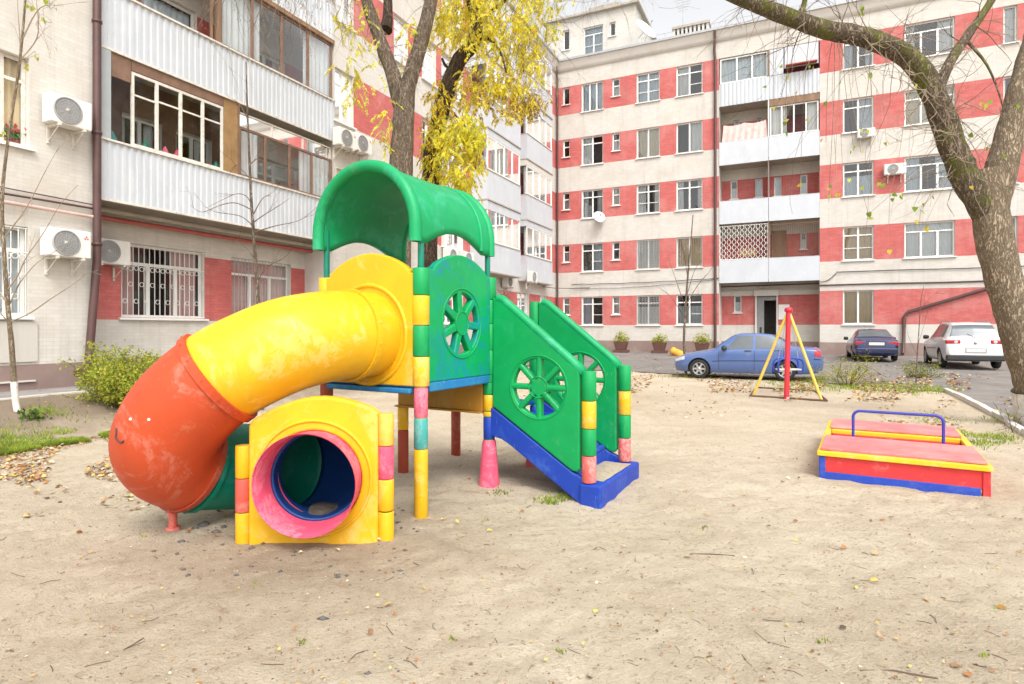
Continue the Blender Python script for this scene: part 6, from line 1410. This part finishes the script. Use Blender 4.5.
# ---- planters along the back wall
M['planterbrown'] = mat('brown_planter', (.12, .055, .04), .7, .2, 5)
for px, py, lab, sc in ((621, 352.5, 'brown planter by the back wall, nearest the green stairs', 1.25), (659.5, 353, 'brown planter by the back wall, left of the blue car nose', .9), (702, 351, 'brown planter with green plant half hidden behind the blue car bonnet', 1.1)):
    u = Ru(px, 1.15); p0 = BL(u, 1.15, 0); p0.z = base_h(p0.x, p0.y) + .01; t = empty('planter', p0, lab, 'planter', 'planters along the back wall')
    fx = lambda p: p0 + UR * p.x + NR * p.y + Vector((0, 0, p.z))
    mb = MB(); mb.box(-.42, .42, -.25, .25, 0, .16, 0, fx); mb.build('plinth', M['planterbrown'], t, bevel=.01)
    mb = MB(); mb.hexa([fx(Vector(q)) for q in ((-.27, -.18, .162), (.27, -.18, .162), (.27, .18, .162), (-.27, .18, .162), (-.38, -.24, .62), (.38, -.24, .62), (.38, .24, .62), (-.38, .24, .62))]); mb.build('pot', M['planterbrown'], t, bevel=.02)
    lf = MB()
    for _ in range(420):
        d = rv(1); d.z = abs(d.z) * sc; d = d.normalized() * rf.uniform(.1, .5); leaflet(lf, fx(Vector((d.x * .95, d.y * .7, .60 + d.z * sc * 1.0))), d + rv(.2) - Vector((0, 0, .25)), rv(1), rf.uniform(.08, .16), .05, rf.choice([0, 1, 1, 3]))
    lf.build('plant', GL, t)
# ---- orange tube lying by the wall behind the car bonnet
p = at(671, 350, 30.5); q = at(692, 360, 30.0); M['orangeroll'] = mat('orange_yellow_foam', (.74, .36, .04), .6, .12, 4)
t = empty('painted_log', Vector((q.x, q.y, base_h(q.x, q.y))), 'yellow-orange log sloping up behind the nose of the blue car', 'log')
mb = MB(); dv = (q - p).normalized(); mb.lathe([(0, 0), (.15, .0), (.20, .05), (.20, .2), (.17, .24), (.20, .28), (.21, 1.1), (.17, 1.15), (0, 1.16)], p, dv, 16); mb.build('log_body', M['orangeroll'], t)
mb = MB()
for f in (.35, 1.0): c_ = p + dv * f; mb.tube([Vector((c_.x, c_.y, base_h(c_.x, c_.y) - .05)), c_], .06, 8)
mb.build('support', M['wood'], t)
# ------------------------------------------------------------------ grass, fallen leaves, crumbs on the sand
rl_ = random.Random(3)
def gh(x, y): 
    z = gz(x, y)
    if in_poly(x, y, ASPH): z = base_h(x, y) + .016
    return z
LM = [mat('dead_leaf_' + n_, c_, .85, .25, 30) for n_, c_ in (('brown', (.23, .12, .055)), ('tan', (.42, .27, .13)), ('yellow', (.60, .42, .10)), ('rust', (.33, .14, .05)), ('pale', (.56, .46, .32)), ('dark', (.10, .065, .04)))]
lv = MB()
def dead_leaf(x, y, s):
    an = rl_.uniform(0, 2 * PI); d = Vector((math.cos(an), math.sin(an), rl_.gauss(0, .22))).normalized(); n = Vector((rl_.gauss(0, .35), rl_.gauss(0, .35), 1)).normalized(); sd = d.cross(n).normalized(); n = sd.cross(d); w = s * rl_.uniform(.28, .5); c = rl_.uniform(.05, .5) * w
    p = Vector((x, y, gh(x, y) + .004 + abs(d.z) * s * .5 + rl_.uniform(0, .012)))
    lv.add([p - d * s * .5, p - d * s * .15 + sd * w + n * c, p + d * s * .25 + sd * w * .8 + n * c, p + d * s * .55, p + d * s * .25 - sd * w * .8 + n * c, p - d * s * .15 - sd * w + n * c, p + d * s * .05], [(6, 0, 1), (6, 1, 2), (6, 2, 3), (6, 3, 4), (6, 4, 5), (6, 5, 0)], rl_.choices(range(6), (4, 5, 3, 4, 3, .6))[0], True)
def px_scatter(n, x0, x1, y0, y1, s, clump=0):
    k = 0
    while k < n:
        px, py = rl_.uniform(x0, x1), rl_.uniform(y0, y1); g = gp(px, py)
        if clump and noise.noise(Vector((px * .02, py * .05, 4))) < clump - .5: continue
        zz = base_h(g.x, g.y); g = gp(px, py, min(zz, 1.0)); a_, b_ = to_build(g.x, g.y); k += 1
        if a_ < .1 or b_ < .2: continue
        dead_leaf(g.x, g.y, rl_.uniform(*s))
px_scatter(1100, -20, 1044, 400, 690, (.008, .022)); px_scatter(160, 0, 1024, 420, 560, (.02, .045), .5); px_scatter(22, 0, 1024, 540, 684, (.03, .045))
px_scatter(900, -10, 112, 436, 482, (.025, .06), .45); px_scatter(160, -10, 240, 470, 520, (.03, .06), .5)
px_scatter(1500, 600, 960, 374, 393, (.05, .10), .42); px_scatter(600, 780, 970, 380, 402, (.05, .09), .45); px_scatter(260, 880, 1024, 398, 432, (.04, .08), .45); px_scatter(420, 590, 1024, 352, 380, (.05, .10)); px_scatter(200, 520, 760, 385, 420, (.03, .07))
px_scatter(60, 0, 120, 386, 402, (.03, .05))
tag(lv.build('fallen_leaves', LM), kind='stuff')
gr = MB()
def grass(px, py, rx, ry, n, h):
    for _ in range(n):
        u, v = rl_.gauss(0, .5), rl_.gauss(0, .5); g = gp(px + u * rx, py + v * ry); g = gp(px + u * rx, py + v * ry, min(.5, base_h(g.x, g.y)))
        if noise.noise(Vector((g.x * 2.2, g.y * 2.2, 7))) < -.12: continue
        p = Vector((g.x, g.y, gh(g.x, g.y) - .004)); an = rl_.uniform(0, 2 * PI); s = Vector((math.cos(an), math.sin(an), 0)); L = h * rl_.uniform(.4, 1.2); b = Vector((rl_.gauss(0, .5), rl_.gauss(0, .5), 0)) * L; w = .0045 + L * .03
        gr.add([p - s * w, p + s * w, p + Vector((0, 0, L * .6)) + b * .4 + s * w * .7, p + Vector((0, 0, L)) + b, p + Vector((0, 0, L * .6)) + b * .4 - s * w * .7], [(0, 1, 2, 4), (4, 2, 3)], rl_.choice([0, 0, 1, 2]), True)
for q in ((10, 424, 60, 11, 5200, .06), (85, 419, 55, 11, 5600, .06), (60, 430, 80, 9, 4200, .05), (100, 425, 30, 8, 1200, .06), (45, 404, 22, 3, 300, .07), (10, 440, 20, 6, 260, .05), (565, 501, 22, 7, 420, .045), (548, 498, 12, 4, 120, .04), (498, 492, 12, 3, 60, .03), (815, 381, 14, 3, 420, .12), (860, 388, 70, 5, 1500, .10), (925, 391, 30, 4, 500, .12), (985, 440, 35, 7, 700, .07), (960, 436, 25, 5, 300, .06), (1005, 420, 25, 6, 250, .06), (780, 384, 30, 3, 260, .1), (690, 377, 40, 2, 260, .10), (930, 420, 40, 8, 250, .05)): grass(*q)
for _ in range(24): px, py = rl_.uniform(100, 1020), rl_.uniform(430, 670); grass(px, py, 6, 2.5, 9, .03)
tag(gr.build('grass', [leafmat('green_grass_blade', (.24, .34, .05)), leafmat('yellow_grass_blade', (.44, .45, .09)), leafmat('grass_blade', (.30, .40, .06))]), kind='stuff')
# crumbs of stone, twigs and clods
db = MB()
def pebble(x, y, s, mi):
    p = Vector((x, y, gh(x, y) + s * .12)); V = []
    for dv in ((1, 0, 0), (-1, 0, 0), (0, 1, 0), (0, -1, 0), (0, 0, 1), (0, 0, -1)): V.append(p + Vector((dv[0] * rl_.uniform(.7, 1.3), dv[1] * rl_.uniform(.7, 1.3), dv[2] * .6)) * s)
    db.add(V, [(0, 2, 4), (2, 1, 4), (1, 3, 4), (3, 0, 4), (2, 0, 5), (1, 2, 5), (3, 1, 5), (0, 3, 5)], mi, True)
for _ in range(900):
    g = gp(rl_.uniform(-20, 1040), 408 + 276 * rl_.random() ** .8); pebble(g.x, g.y, rl_.uniform(.003, .008), rl_.choice([0, 0, 0, 1, 2]))
for _ in range(90):
    g = gp(rl_.uniform(175, 420), rl_.uniform(505, 575)); pebble(g.x, g.y, rl_.uniform(.008, .022), rl_.choice([0, 1, 1]))
for px, py, s in ((205, 524, .055), (216, 530, .04), (224, 526, .03), (182, 540, .03), (240, 536, .035), (323, 619, .03), (368, 675, .018), (60, 503, .02), (252, 545, .025)): g = gp(px, py); pebble(g.x, g.y, s, 1)
for _ in range(120):
    g = gp(rl_.uniform(-20, 1040), 410 + 270 * rl_.random() ** .8); L = rl_.uniform(.02, .11); an = rl_.uniform(0, 2 * PI); q = Vector((math.cos(an) * L, math.sin(an) * L, 0)); e = g + q; m_ = (g + e) / 2 + Vector((-q.y, q.x, 0)) * rl_.uniform(-.15, .15)
    db.tube([Vector((p.x, p.y, gh(p.x, p.y) + .004)) for p in (g, m_, e)], rl_.uniform(.001, .0024), 4, 3, caps=False)
for px, py in ((690, 555), (860, 672), (940, 400)):
    g = gp(px, py); q = Vector((.3, rl_.uniform(-.1, .1), 0)); db.tube([Vector((p.x, p.y, gh(p.x, p.y) + .004)) for p in (g, g + q * .5 + Vector((0, .03, 0)), g + q)], .0035, 5, 3)
tag(db.build('sand_debris', [mat('brown_clod', (.22, .16, .11), .95, .3, 30), mat('dark_stone', (.11, .10, .095), .9, .3, 20), mat('pale_stone', (.52, .47, .40), .9, .2, 20), M['twig_dark']]), kind='stuff')
